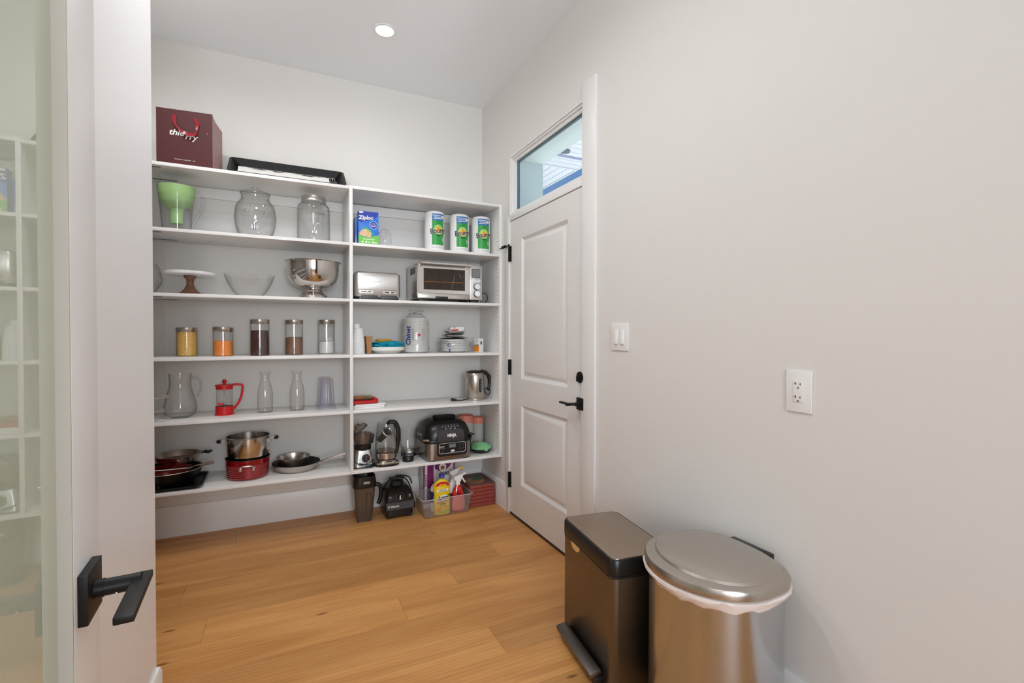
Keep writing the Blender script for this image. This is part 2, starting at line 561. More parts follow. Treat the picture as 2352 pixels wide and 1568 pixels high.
def dup(o, loc=None, rotz=None, label=None, parent=None):
    """copy a thing with its parts and sub-parts"""
    c = o.copy()
    COL.objects.link(c)
    if parent is not None:
        c.parent = parent
    if loc is not None:
        c.location = loc
    if rotz is not None:
        c.rotation_euler = (0, 0, rotz)
    if label:
        c['label'] = label
    for ch in list(o.children):
        dup(ch, parent=c)
    return c


def text(s, size, m, parent, x=0, z=0, y=0, shear=0.0, bold=0.0, xs=1.0, roty=0.0, R=None, cx=0, cy=0, name='lettering',
         align='CENTER', ext=0.0004, spacing=1.0, tf=None, arc=0.0, label=None):
    cu = bpy.data.curves.new('t', 'FONT')
    cu.body = s
    cu.size = size
    cu.shear = shear
    cu.offset = bold
    cu.extrude = ext
    cu.align_x = align
    cu.align_y = 'CENTER'
    cu.resolution_u = 3
    cu.space_character = spacing
    to = bpy.data.objects.new('t', cu)
    COL.objects.link(to)
    dg = bpy.context.evaluated_depsgraph_get()
    me = bpy.data.meshes.new_from_object(to.evaluated_get(dg))
    COL.objects.unlink(to)
    bpy.data.objects.remove(to)
    bpy.data.curves.remove(cu)
    ca, sa = cos(roty), sin(roty)
    for v in me.vertices:
        a, h, dd = v.co.x * xs, v.co.y, v.co.z
        h += arc * a * a
        a, h = a * ca - h * sa, a * sa + h * ca
        p = Vector((x + a, y - dd, z + h))
        if R:
            an = (p.x - cx) / R
            q = R - p.y
            p = Vector((cx + q * sin(an), cy - q * cos(an), p.z))
        if tf is not None:
            p = tf @ p
        v.co = p
    me.name = name
    me.materials.clear()
    me.materials.append(MT[m])
    o = bpy.data.objects.new(name, me)
    COL.objects.link(o)
    o.parent = parent
    if label:
        o['label'] = label
    return o


def gl_profile(outer, t=0.003):
    """glass wall: outer profile up, inner profile back down"""
    inner = [(max(r - t, 0.001), z + (t if i == 0 else 0)) for i, (r, z) in enumerate(outer)]
    return outer + list(reversed(inner))


Z = [2.1432, 1.7958, 1.4474, 1.0985, 0.7507, 0.3707]   # tops of the six shelves
TH = 0.018
YF, YB = 3.1228, 3.5007                                # shelf fronts and the back wall
XR = 1.41                                              # right wall
HC = 2.9787
# ------------------------------------------------------------------ the room
XL = -1.01
KX0, KX1, KY0 = -3.2, 1.41, -4.0
b = B(); b.b6(KX0 - .1, XR + .1, KY0 - .1, YB + .1, -0.10, -0.0125)
floor = struct('floor', b, 'subfloor')
rows = [1.66 - 0.1868 * k for k in range(31, 0, -1)] + [1.66, 1.848, 2.037, 2.228, 2.418, 2.602, 2.79, 2.972, 3.158, 3.352, 3.5]
joints = {1.66: [0.773, -0.95], 2.037: [0.48, -0.6], 2.228: [0.775, -0.3], 2.602: [-0.43, 1.05 + .9], 2.418: [1.09, -0.9], 3.158: [-0.257],
          2.972: [0.81], 2.79: [1.17, -0.1 - .7], 1.848: [-0.92], 3.352: [0.5]}
rnd = random.Random(3)
pm = 0
for y0, y1 in zip(rows, rows[1:]):
    if y0 >= 0.5:
        js = sorted(joints.get(y0, [rnd.uniform(-.9, 1.2)]))
    else:
        js = []
        x = KX0 + rnd.uniform(.6, 1.6)
        while x < XR - .3:
            js.append(x); x += rnd.uniform(1.5, 2.1)
    xa = XL if y0 > 1.8 else KX0
    ends = [xa] + [j for j in js if xa + .1 < j < XR - .05] + [XR]
    for a, c in zip(ends, ends[1:]):
        bb = B()
        bb.box(((a + c) / 2, (y0 + y1) / 2, -0.006), (c - a - 0.0006, y1 - y0 - 0.0006, 0.012), 0.0007, seg=1)
        obj('plank', bb, 'oak', floor)

b = B(); b.b6(KX0 - .1, XR + .25, KY0 - .1, YB + .1, HC, HC + .1)
struct('ceiling', b, 'ceiling')
b = B(); b.b6(XL - .1, XR + .1, YB, YB + .1, -.1, HC)
struct('wall_back', b, 'wall')
# right wall with the door and transom opening
DY0, DY1, DZ0, DZ1, WT = 2.092, 2.985, 1.9936, 2.028, 2.439
b = B()
b.b6(XR, XR + .22, KY0, DY0, -.1, HC)
b.b6(XR, XR + .22, DY1, YB, -.1, HC)
b.b6(XR, XR + .22, DY0, DY1, WT, HC)
struct('wall_right', b, 'wall')
b = B(); b.b6(XL - .1, XL, 1.82 - .1, YB, -.1, HC)
struct('wall_left', b, 'wall')
b = B(); b.b6(XL, -0.361, .02, 1.82, -.1, HC)
struct('wall_entry', b, 'leafpaint')
# kitchen behind the camera, closing the light in
b = B(); b.b6(KX0 - .1, KX0, KY0, .02, -.1, HC); struct('wall_kitchen_left', b, 'wall')
b = B(); b.b6(KX0, XL + .05, .02, .12, -.1, HC); struct('wall_kitchen_front', b, 'wall')
b = B()
b.b6(KX0, -1.9, KY0 - .1, KY0, -.1, HC); b.b6(.9, XR, KY0 - .1, KY0, -.1, HC)
b.b6(-1.9, .9, KY0 - .1, KY0, -.1, .5); b.b6(-1.9, .9, KY0 - .1, KY0, 2.6, HC)
struct('wall_rear', b, 'wall')

# baseboards, 185 mm tall with an eased top
def baseboard(name, p0, p1, nx, ny):
    bb = B()
    t = .015
    prof = [(0, 0), (t, 0), (t, .172), (t - .006, .185), (0, .185)]
    r0 = [(p0[0] + nx * u, p0[1] + ny * u, v) for u, v in prof]
    r1 = [(p1[0] + nx * u, p1[1] + ny * u, v) for u, v in prof]
    bb.loft([r0, r1])
    struct(name, bb, 'trim')
baseboard('baseboard_back', (XL, YB), (XR, YB), 0, -1)
baseboard('baseboard_right', (XR, 3.4857), (XR, 3.024), -1, 0)
baseboard('baseboard_right_near', (XR, 1.977), (XR, -1.2), -1, 0)
baseboard('baseboard_entry', (-.361, 1.82), (-.361, .12), 1, 0)

# casing round the garden door (flat stock) and its threshold
b = B(); b.b6(1.396, XR, 1.977, DY0, 0, 2.513, .0015); struct('trim_1', b, 'trim')
b = B(); b.b6(1.396, XR, 2.972, 3.024, 0, 2.025, .0015); struct('trim_2', b, 'trim')
b = B(); b.b6(1.398, XR + .13, DY0, 2.972, 1.9966, DZ1 + .001, .001); struct('trim_3', b, 'trim')
b = B(); b.b6(1.402, XR + .2, DY0, 2.972, -.0125, .012, .001); struct('trim_4', b, 'slot')

# transom window: stepped white frame, gasket, pane, deep painted jamb outside
win = B()
def ring(bb, x0, x1, ya, yb, za, zb, w):
    bb.b6(x0, x1, ya, ya + w, za, zb); bb.b6(x0, x1, yb - w, yb, za, zb)
    bb.b6(x0, x1, ya + w, yb - w, za, za + w); bb.b6(x0, x1, ya + w, yb - w, zb - w, zb)
ring(win, 1.404, 1.47, DY0 + .0005, 2.9845, DZ1 + .002, WT - .0005, .010)
ring(win, 1.413, 1.47, DY0 + .0105, 2.9745, DZ1 + .012, WT - .0105, .012)
ring(win, 1.424, 1.47, DY0 + .0225, 2.9625, DZ1 + .024, WT - .0225, .012)
w1 = struct('window_1', win, 'trim')
b = B(); ring(b, 1.446, 1.462, DY0 + .0345, 2.9505, DZ1 + .036, WT - .0345, .009); obj('gasket', b, 'gasket', w1)
b = B(); b.b6(1.452, 1.456, DY0 + .04, 2.945, DZ1 + .04, WT - .04); obj('pane', b, 'pane', w1)
b = B(); ring(b, 1.47, 1.655, DY0 + .0005, 2.9845, DZ1 + .002, WT - .0005, .018); obj('outer_jamb', b, 'extpaint', w1)

# garden door: slab with two moulded panels, hinged on the far side
door = B()
dx0 = 1.4045
y0d, y1d = DY0 + .003, 2.969
px = [(2.239, 2.804, .238, .764), (2.239, 2.804, .936, 1.856)]
door.b6(dx0, dx0 + .040, y0d, 2.239, .016, 1.992)
door.b6(dx0, dx0 + .040, 2.804, y1d, .016, 1.992)
door.b6(dx0, dx0 + .040, 2.239, 2.804, .016, .238)
door.b6(dx0, dx0 + .040, 2.239, 2.804, .764, .936)
door.b6(dx0, dx0 + .040, 2.239, 2.804, 1.856, 1.992)
d1 = struct('door_1', door, 'doorpaint')
for (ya, yb, za, zb) in px:
    bb = B()
    def rect(i, x):
        return [(x, ya + i, za + i), (x, yb - i, za + i), (x, yb - i, zb - i), (x, ya + i, zb - i)]
    bb.loft([rect(0, dx0), rect(.004, dx0 + .003), rect(.018, dx0 + .014), rect(.026, dx0 + .014), rect(.048, dx0 + .004), rect(.056, dx0 + .003)], False, True)
    obj('panel', bb, 'doorpaint', d1, angle=20)
for hz in (1.774, 1.005, .236):
    bb = B()
    bb.box((1.393, 2.966, hz), (.006, .006, .104))
    bb.cyl((1.389, 2.962, hz), .0058, .104, seg=14)
    bb.box((1.4015, 2.960, hz), (.007, .020, .104), .001)
    for k in (-.031, -.010, .010, .031):
        bb.cyl((1.389, 2.962, hz + k), .0064, .001, seg=14)
    obj('hinge', bb, 'blackm', d1)
bb = B()   # hinge pin door stop on the top hinge
bb.cyl((1.389, 2.962, 1.832), .007, .012, seg=14)
bb.tube([(1.389, 2.962, 1.832), (1.386, 3.01, 1.831)], .003)
bb.tube([(1.386, 3.0, 1.831), (1.384, 3.018, 1.831)], .0065, 12)
bb.tube([(1.384, 3.015, 1.831), (1.381, 3.05, 1.829)], .0105, 14)
bb.tube([(1.381, 3.05, 1.829), (1.378, 3.09, 1.826)], .0035)
obj('door_stop', bb, 'blackm', d1)
bb = B(); bb.box((1.3995, 2.103, .8647), (.010, .064, .064), .0015)
hd = obj('door_handle', bb, 'blackm', d1)
bb = B(); bb.cyl((1.384, 2.103, .8647), .0105, .03, 'X'); bb.box((1.345, 2.118, .8647), (.05, .02, .014), .003)
bb.b6(1.336, 1.352, 2.10, 2.215, .8592, .8702, .003); bb.b6(1.345, 1.372, 2.094, 2.113, .8592, .8702, .003)
obj('lever', bb, 'blackm', hd)
bb = B(); bb.cyl((1.3985, 2.103, 1.004), .030, .012, 'X', 36); bb.cyl((1.390, 2.103, 1.004), .017, .012, 'X', 28)
db = obj('deadbolt', bb, 'blackm', d1)
bb = B(); bb.box((1.380, 2.103, .998), (.012, .010, .03), .002); obj('thumb_turn', bb, 'blackm', db)

# porch outside the transom: boarded soffit in two directions, beam, blue siding beyond
b = B(); b.b6(1.66, 2.54, .9, 6.5, 2.815, 2.84)
so = struct('porch_soffit', b, 'soffit')
y0 = .92
while y0 < 3.86:
    bb = B(); bb.b6(1.66, 2.54, y0, y0 + .079, 2.803, 2.815, .002); obj('soffit_board', bb, 'soffit', so); y0 += .085
bb = B(); bb.b6(1.66, 2.54, 3.905, 3.925, 2.800, 2.8149); obj('soffit_trim', bb, 'soffit', so)
for k in range(11):
    x0 = 1.605 + k * .085
    bb = B(); bb.b6(max(x0, 1.66), x0 + .079, 3.926, 6.5, 2.803, 2.815, .002); obj('soffit_board', bb, 'soffit', so)
bb = B(); bb.cyl((2.19, 3.54, 2.796), .045, .014, seg=28); obj('soffit_light', bb, 'gasket', so)
bb = B(); bb.b6(1.9, 2.54, 3.628, 3.662, 2.796, 2.803); obj('soffit_strip', bb, 'bluegrey', so)
bb = B(); bb.b6(2.54, 2.56, .9, 6.5, 2.800, 2.96); obj('fascia', bb, 'soffit', so)
b = B(); b.b6(1.66, 6, 0.4, 9, -.3, -.1); struct('patio', b, 'platesteel')

# ------------------------------------------------------------------ near door leaf with frosted glass
LD = radians(-2.9)
# local frame: x outwards from the door face, y along the leaf from hinge to latch edge, origin at the latch edge on the floor
leaf = bpy.data.objects.new('door_2', None); COL.objects.link(leaf)
leaf.location = (-0.240, 0.878, 0.008); leaf.rotation_euler = (0, 0, -LD)
leaf['kind'] = 'structure'
W2, ST, H2 = .84, .113, 2.42
bb = B(); bb.b6(-.036, 0, -ST, 0, 0, H2, .001); bb.b6(-.036, 0, -W2, -W2 + ST, 0, H2, .001)
bb.b6(-.036, 0, -W2 + ST, -ST, 0, .22); bb.b6(-.036, 0, -W2 + ST, -ST, H2 - .12, H2)
obj('stile', bb, 'leafpaint', leaf)
bb = B(); bb.b6(-.019, -.0145, -W2 + ST + .0005, -ST - .0005, .22, H2 - .12); obj('glass_pane', bb, 'doorglass', leaf)
bb = B()
for ya in (-ST - .004, -W2 + ST):
    bb.b6(-.0145, -.0005, ya, ya + .004, .2202, H2 - .1202)
obj('glazing_bead', bb, 'beadshade', leaf)
# square rosette with lever
cy = -.0695; cz = .8795
bb = B(); bb.box((.0054, cy, cz), (.0104, .065, .065), .0008); hr = obj('door_handle', bb, 'blackm', leaf)
bb = B(); bb.cyl((.013, cy, cz), .0118, .014, 'X', 32); bb.cyl((.037, cy, cz), .0108, .045, 'X', 32); obj('neck', bb, 'blackm', hr)
bb = B(); bb.box((.0595, cy - .043, cz), (.021, .125, .010), .002); obj('lever', bb, 'blackm', hr)
bb = B(); bb.cyl((.034, cy - .0075, cz - .0075), .0016, .002, 'X', 12); obj('set_screw', bb, 'chrome', hr)

# ------------------------------------------------------------------ wall plates and ceiling lamp
t = thing('light_switch', 'white double rocker switch plate on the right wall beside the panelled door', 'light switch', (1.41, 1.793, 1.2155), -pi / 2)
bb = B(); bb.box((0, -.003, 0), (.124, .006, .126), .002); obj('wall_plate', bb, 'white', t)
for sx in (-.022, .022):
    bb = B(); bb.box((sx, -.0065, 0), (.026, .003, .068), .001, rot=None)
    f = obj('rocker_frame', bb, 'white', t)
    bb = B(); bb.box((sx, -.009, -.001), (.022, .006, .062), .001, rot=Matrix.Rotation(radians(-5), 3, 'X')); obj('rocker', bb, 'white', t)
t = thing('wall_outlet', 'white screwless double power outlet on the right wall above the steel bins', 'outlet', (1.41, .9345, 1.0555), -pi / 2)
bb = B(); bb.box((0, -.003, 0), (.079, .006, .126), .002); obj('wall_plate', bb, 'white', t)
bb = B(); bb.box((.0, -.0064, 0), (.033, .002, .066), .0006); obj('receptacle', bb, 'paper', t)
for kz in (.0235, -.0165):
    bb = B()
    bb.box((-.0075, -.0078, kz), (.0016, .0012, .0075)); bb.box((-.0105, -.0078, kz), (.005, .0012, .0016))
    bb.box((.0065, -.0078, kz - .001), (.0018, .0012, .0068)); bb.cyl((0, -.0078, kz - .0125), .0024, .0012, 'Y', 12)
    obj('slots', bb, 'slot', t)

t = thing('ceiling_light', 'small round recessed downlight glowing white in the ceiling', 'ceiling light', (.54, 2.842, HC))
bb = B(); bb.lathe([(.066, 0), (.066, -.004), (.056, -.006), (.050, -.003), (.050, 0)], 40); obj('trim_ring', bb, 'white', t)
bb = B(); bb.cyl((0, 0, -.002), .050, .003, seg=40); obj('diffuser', bb, 'lamp', t)
for p, lb in (((.10, 1.60), 'unseen downlight added in the ceiling over the entry as fill'), ((-.45, 2.35), 'unseen downlight added near the left-wall shelves as fill'), ((-1.6, -1.6), 'unseen downlight added over the kitchen as fill')):
    dup(t, (p[0], p[1], HC), label=lb)  # out-of-view copies of the downlight, added for the fill lamps

# ------------------------------------------------------------------ shelving
su = thing('shelving_unit', 'white two-bay shelving unit with six levels along the back wall', 'shelving', (0, 0, 0))
XA, XM0, XM1, XP = -.63, .3759, .3952, 1.3906
for z in Z:
    bb = B(); bb.b6(XA + .0008, XM0, YF, YB - .0005, z - TH, z, .0008); obj('shelf', bb, 'shelf', su)
for i, z in enumerate(Z):
    zz = z + (.004 if i == 0 else 0)
    bb = B(); bb.b6(XM1, XP, YF, YB - .0005, zz - TH, zz, .0008); obj('shelf', bb, 'shelf', su)
bb = B(); bb.b6(XM0, XM1, YF - .0005, YB - .0005, Z[5] - TH, Z[0] + .004, .0006); obj('divider', bb, 'shelf', su)
bb = B(); bb.b6(XP, XR - .0005, YF - .0005, YB - .0005, Z[5] - TH, Z[0] + .004, .0006); obj('side_panel', bb, 'shelf', su)
for (xa, xb) in ((XA + .001, XM0 - .0005), (XM1 + .0005, XP - .0005)):
    bb = B(); bb.b6(xa, xb, YB - .018, YB - .0008, 2.062, Z[0] - TH - .0008); obj('cleat', bb, 'shelf', su)
    bb = B(); bb.b6(xa, xb, YB - .006, YB - .0008, Z[1] + .001, 1.976, .001); obj('back_rail', bb, 'shelf', su)
bb = B()
for k in range(52):
    z = .42 + k * .032
    if min(abs(z - s) for s in Z) < .02: continue
    for y in (3.165, 3.44):
        bb.cyl((XP - .0004, y, z), .0026, .0008, 'X', 8)
        bb.cyl((XM1 + .0004, y, z), .0026, .0008, 'X', 8)
obj('peg_holes', bb, 'hole', su, kind='stuff')
for z0_, z1_ in zip(Z[1:], Z[:-1]):
    bb = B(); bb.b6(XA - .004, XA + .004, YB - .003, YB - .0004, z0_ + .0005, z1_ - TH - .0005 - (.062 if z1_ == Z[0] else 0)); obj('seam_strip', bb, 'shelf', su)
cu = thing('corner_shelving', 'white shelving that continues along the left wall behind the entry wall', 'shelving', (0, 0, 0))
for i, z in enumerate(Z):
    bb = B(); bb.b6(XL + .001, XA - .0008, 1.85, YB - .0005, z - TH, z, .0008); obj('shelf', bb, 'shelf', cu)
    if i < 3:
        for y, x0, x1 in ((3.165, -.70, -.59), (3.41, -.735, -.555)):
            bb = B(); bb.b6(x0, x1, y - .006, y + .006, z - TH - .0025, z - TH - .0004); obj('joining_plate', bb, 'platesteel', cu)

# kitchen behind the camera: dark tall cabinet and an island, out of view, added to put dark bands into steel reflections
t = thing('reflection_cabinet', 'unseen dark tall cabinet added behind the camera to darken steel reflections', 'cabinet', (1.08, -2.1, 0))
bb = B(); bb.b6(-.30, .325, -.55, .55, .001, 2.3, .003); obj('cabinet_body', bb, 'grey2', t)
for y in (-.55, .005):
    bb = B(); bb.b6(-.32, -.3005, y + .003, y + .542, .1, 2.29, .002); d_ = obj('door', bb, 'grey2', t)
    bb = B(); bb.b6(-.345, -.3205, (y + .49) if y < 0 else y + .04, (y + .505) if y < 0 else y + .055, .9, 1.3, .003); obj('handle', bb, 'steel', d_)
t = thing('reflection_island', 'unseen white island with dark toe kick added behind the camera for reflections', 'kitchen island', (-1.4, -2.0, 0))
bb = B(); bb.b6(-.8, .8, -.4, .4, .1, .88, .003); obj('island_body', bb, 'trim', t)
bb = B(); bb.b6(-.76, .76, -.36, .36, .001, .0999); obj('toe_kick', bb, 'black', t)
bb = B(); bb.b6(-.84, .84, -.44, .44, .8805, .92, .003); obj('worktop', bb, 'marble', t)
# ================================================================== things on the left bay
R3 = lambda a, ax: Matrix.Rotation(radians(a), 3, ax)


def dome(bb, c, r, h, seg=32, steps=6):
    bb.lathe([(r * cos(pi / 2 * k / steps), h * sin(pi / 2 * k / steps)) for k in range(steps)] + [(.0005, h)], seg, c)
    return bb


def loop_cord(pts, r, name, par, m='rubber', n=8):
    bb = B(); bb.tube(spline(pts, n), r, 8); return obj(name, bb, m, par)


def crumple(w, d, h, m, name, par, c=(0, 0, 0), seed=1, nx=26, ny=20, amp=.02, sc=14, shape=None, label=None):
    """crinkled sheet or cloth lying over something"""
    bb = B()
    def f(u, v):
        n_ = noise.noise(Vector((u * sc + seed * 7.1, v * sc, seed)))
        n2_ = noise.noise(Vector((u * sc * 2.7, v * sc * 2.7 + seed, 3.3)))
        z = h * (shape(u / w * 2, v / d * 2) if shape else 1) + amp * (n_ + .5 * n2_)
        return (c[0] + u + amp * .4 * n2_, c[1] + v, c[2] + max(z, .0006))
    bb.grid(w, d, nx, ny, f)
    o = obj(name, bb, m, par, angle=60)
    if label:
        o['label'] = label
    return o


def crinkle_bag(rx, ry, h, m, name, par, c=(0, 0, 0), seed=1, amp=.12, top=.25, seg=30, steps=14, p=2.0):
    """closed crinkled film bag gathered at its top"""
    bb = B(); rings = []
    for k in range(steps + 1):
        t_ = k / steps
        s_ = 1.0 if t_ < .8 else (1 - (t_ - .8) / .2 * (1 - top))
        ring_ = []
        for i in range(seg):
            a = 2 * pi * i / seg
            n_ = noise.noise(Vector((cos(a) * 3 + seed, sin(a) * 3, t_ * 7)))
            n2_ = noise.noise(Vector((cos(a) * 9, sin(a) * 9 + seed, t_ * 15)))
            q = s_ * (1 + amp * n_ + amp * .6 * n2_)
            if k == 0: q = .92
            ring_.append((c[0] + rx * q * cos(a), c[1] + ry * q * sin(a), c[2] + h * t_ * (1 + (.06 * n2_ if 0 < k else 0))))
        rings.append(ring_)
    bb.loft(rings, True, True)
    return obj(name, bb, m, par, angle=22)


# ---- burgundy paper bag on the top shelf
t = thing('gift_bag', 'dark burgundy paper gift bag with red ribbon handle on the top shelf', 'bag', (-.4785, 3.16, Z[0]))
w, h = .257, .305
fr = [(-w / 2, 0), (w / 2, 0), (w / 2 + .030, .18), (-w / 2 - .01, .18)]
cr = [(-w / 2, 0), (w / 2, 0), (w / 2 + .008, .06), (w / 2 + .030, .18), (-w / 2 - .01, .18), (-w / 2 + .006, .09)]
top = [h * .985, h * 1.015, h * .955, h * .93, h * .93, h * .95]
bb = B()
ins = [(x * .985, .003 + y * .965) for x, y in cr]
bb.loft([[(x, y, 0) for x, y in cr], [(x, y, z) for (x, y), z in zip(cr, top)],
         [(x, y, z) for (x, y), z in zip(ins, top)], [(x, y, .002) for x, y in ins]], True, True)
obj('body', bb, 'burgundy', t, angle=15)
bb = B()
bb.loft([[(w / 2 + .0006, .001, .001), (w / 2 + .0086, .06, .001), (w / 2 + .0306, .179, .001)],
         [(w / 2 + .0006, .001, h * 1.012), (w / 2 + .0086, .06, h * .953), (w / 2 + .0306, .179, h * .928)]], False, False, closed=False)
obj('side_panel', bb, 'burgundy2', t, angle=10, label='pinkish speckled side of the bag')
rib = spline([(-.047, -.001, .274), (-.046, -.010, .245), (-.036, -.016, .210), (-.008, -.020, .182), (.026, -.020, .172), (.052, -.018, .180), (.058, -.014, .215), (.060, -.012, .240), (.050, -.007, .262), (.040, -.001, .270)], 6)
bb = B(); rings = []
for i, p in enumerate(rib):
    tt = (rib[min(i + 1, len(rib) - 1)] - rib[max(i - 1, 0)]).normalized()
    wv_ = .0075 + .0035 * sin(i * .33)
    sd = Vector((tt.z, .55 * sin(i * .18), -tt.x)).normalized() * wv_
    rings.append([p - sd, p + sd, p + sd + Vector((0, .0008, 0)), p - sd + Vector((0, .0008, 0))])
bb.loft(rings); obj('ribbon_handle', bb, 'ribbon', t, angle=60)
text('thie', .043, 'ink', t, x=-.038, z=.178, y=-.0012, shear=.25, bold=.0008, xs=1.05)
text('rry', .043, 'ink', t, x=.028, z=.164, y=-.0012, shear=.25, bold=.0008, xs=1.05)
text('chocolaterie   patisserie   cafe', .0082, 'ink', t, x=.0, z=.036, y=-.0012, xs=.95)
text('1', .010, 'ink', t, x=.105, z=.195, y=-.0012)

# ---- black roasting tray leaning on the wall, with a rack and a white cloth in it
a0 = 36
TL = (.043, 3.284, Z[0] + .001)
t = thing('roasting_tray', 'long black roasting tray leaning against the wall on the top shelf', 'tray', TL, rot=(radians(a0), 0, 0))
bb = B()
W_, D_, H_ = .655, .235, .050
def trayring(k, z):
    return [Vector((p.x, p.y + D_ / 2, z)) for p in rr(W_ - k * 2, D_ - k * 1.2, .022, z, 4)]
bb.loft([trayring(.045, 0), trayring(.004, H_ - .003), trayring(-.006, H_ - .002), trayring(-.006, H_), trayring(.004, H_), trayring(.047, .003)])
obj('pan_body', bb, 'castblack', t)
t2 = thing('cooling_rack', 'chrome wire rack standing inside the black roasting tray', 'rack', TL, rot=(radians(a0), 0, 0))
bb = B()
bb.tube([(p.x, p.y + .110, .014) for p in rr(.560, .150, .02, 0, 4)], .0022, 6, closed=True)
obj('rim', bb, 'chrome', t2)
bb = B()
for k in range(45):
    x = -.272 + k * .544 / 44
    bb.tube([(x, .04, .0162), (x, .182, .0162), (x, .187, .0180)], .0014, 5)
obj('wires', bb, 'chrome', t2)
def clsh(u, v): return (.5 + .5 * max(0, -u) + .12 * sin(u * 9)) * (1 - .25 * v)
cl = crumple(.52, .115, .012, 'paper', 'white_cloth', None, (0, .088, .018), 4, 46, 14, .008, 14, shape=clsh)
cl.location = (.020, 3.284, Z[0] + .001); cl.rotation_euler = (radians(a0), 0, radians(0))
tag(cl, 'crumpled white cloth lying on the rack in the black roasting tray', 'cloth')

# ---- clear pitcher with green funnel filter
t = thing('filter_pitcher', 'clear plastic water pitcher with a green funnel insert at the left shelf end', 'pitcher', (-.533, 3.245, Z[1]))
def oval(bb, prof, sx=1.0, sy=.85, seg=44): return bb.lathe(prof, seg, sx=sx, sy=sy)
bb = B(); oval(bb, gl_profile([(.066, .0), (.070, .02), (.076, .12), (.088, .245)], .0025), cap1=True) if False else oval(bb, gl_profile([(.066, .0), (.070, .02), (.076, .12), (.090, .245)], .0025))
obj('body', bb, 'plastic', t)
bb = B(); bb.tube(spline([(.084, 0, .232), (.105, 0, .232), (.124, 0, .205), (.126, 0, .165), (.112, 0, .118), (.088, 0, .075), (.074, 0, .040)], 6), .0075, 10, flat=1.4)
obj('handle', bb, 'solidglass', t)
bb = B(); oval(bb, [(.028, .050), (.030, .048), (.034, .128), (.042, .132), (.066, .146), (.080, .170), (.0855, .205), (.091, .247), (.091, .254), (.085, .252), (.082, .208), (.076, .174), (.062, .150), (.030, .134), (.026, .054)], seg=44)
obj('funnel', bb, 'green', t)

# ---- barrel shaped glass drinks dispenser
def spigot(par, y, z, s=1.0):
    bb = B()
    bb.cyl((0, y - .004, z), .017 * s, .010, 'Y', 28); bb.cyl((0, y - .018, z), .008 * s, .03, 'Y', 18)
    bb.lathe([(.0075 * s, 0), (.009 * s, .012), (.009 * s, .03), (.006 * s, .036)], 18, (0, y - .028, z - .014))
    bb.cyl((0, y - .028, z - .018), .006 * s, .012, 'Z', 16)
    sp = obj('spigot', bb, 'chrome', par)
    bb = B(); bb.tube(spline([(0, y - .028, z + .018), (.002, y - .028, z + .032), (.014 * s, y - .03, z + .044), (.030 * s, y - .034, z + .049)], 5), [.0045] * 6 + [.004] * 6 + [.003] * 4, 10, flat=.7)
    obj('tap_lever', bb, 'chrome', sp)
t = thing('drink_dispenser', 'round barrel-shaped glass drink dispenser with knobbed glass lid and chrome tap', 'dispenser', (-.143, 3.255, Z[1]))
bb = B()
bb.lathe(gl_profile([(.080, 0), (.086, .006), (.098, .040), (.102, .046), (.110, .085), (.113, .120), (.110, .155), (.106, .172), (.108, .176), (.098, .200), (.086, .214), (.084, .220), (.076, .226), (.075, .250), (.080, .258), (.080, .263)], .004), 56)
obj('jar', bb, 'glass', t)
bb = B(); bb.lathe([(.070, .262), (.082, .264), (.082, .270), (.06, .274), (.018, .276), (.012, .281), (.013, .286), (.023, .292), (.024, .298), (.018, .301)], 48)
obj('lid', bb, 'glass', t)
spigot(t, -.100, .052)
text('Country', .034, 'thinglass', t, x=0, z=.140, y=-.0005, R=.111, ext=.0006, name='embossing')
# ---- mason jar dispenser
t = thing('drink_dispenser', 'straight-sided glass jar dispenser with screw-on metal lid and embossed front', 'dispenser', (.178, 3.255, Z[1]))
bb = B()
bb.lathe(gl_profile([(.088, 0), (.095, .008), (.096, .03), (.096, .205), (.092, .224), (.078, .240), (.069, .246), (.068, .262), (.068, .280)], .004), 56)
obj('jar', bb, 'glass', t)
bb = B(); bb.lathe([(.071, .252), (.073, .252), (.073, .262), (.0715, .264), (.0715, .280), (.069, .286), (.060, .287), (.058, .285)], 48)
obj('screw_lid', bb, 'satin', t)
spigot(t, -.094, .052, .8)
text('Country', .036, 'thinglass', t, x=.004, z=.168, y=-.0005, R=.0965, shear=.2, ext=.0014, name='embossing', arc=0)
text('SINCE', .020, 'thinglass', t, x=-.0, z=.125, y=-.0005, R=.0965, ext=.0006, name='embossing')
bb = B(); bb.tube([(.06 * cos(a / 20 * pi), -.0965 - .0002, .178 + .035 * sin(a / 20 * pi)) for a in range(21)], .0012, 6); bb.wrapy(.0965) if False else None
bb.bm.free()

# ---- glass bowl glimpsed at the very left of the third shelf
t = thing('fish_bowl', 'round clear glass bowl half hidden by the entry wall on the third shelf', 'bowl', (-.712, 3.27, Z[2]))
bb = B(); bb.lathe(gl_profile([(.05, 0), (.075, .012), (.104, .06), (.108, .09), (.098, .14), (.082, .168)], .003), 48); obj('bowl', bb, 'thinglass', t)
# ---- cake stand
t = thing('cake_stand', 'white marble cake stand on a turned brown wood pedestal', 'cake stand', (-.476, 3.275, Z[2]))
bb = B(); bb.lathe([(.060, 0), (.062, .006), (.052, .014), (.040, .022), (.036, .03), (.030, .034), (.019, .058), (.017, .076), (.021, .092), (.030, .102), (.032, .112)], 40); obj('pedestal', bb, 'brownwood', t)
bb = B(); bb.lathe([(.118, .112), (.126, .115), (.128, .124), (.127, .130), (.120, .131)], 64); obj('plate', bb, 'marble', t)
# ---- wide clear glass bowl
t = thing('glass_bowl', 'wide thin clear glass salad bowl between the cake stand and steel bowl', 'bowl', (-.176, 3.275, Z[2]))
bb = B(); bb.lathe(gl_profile([(.062, 0), (.068, .003), (.092, .034), (.118, .082), (.136, .130)], .0022), 56); obj('bowl', bb, 'thinglass', t)
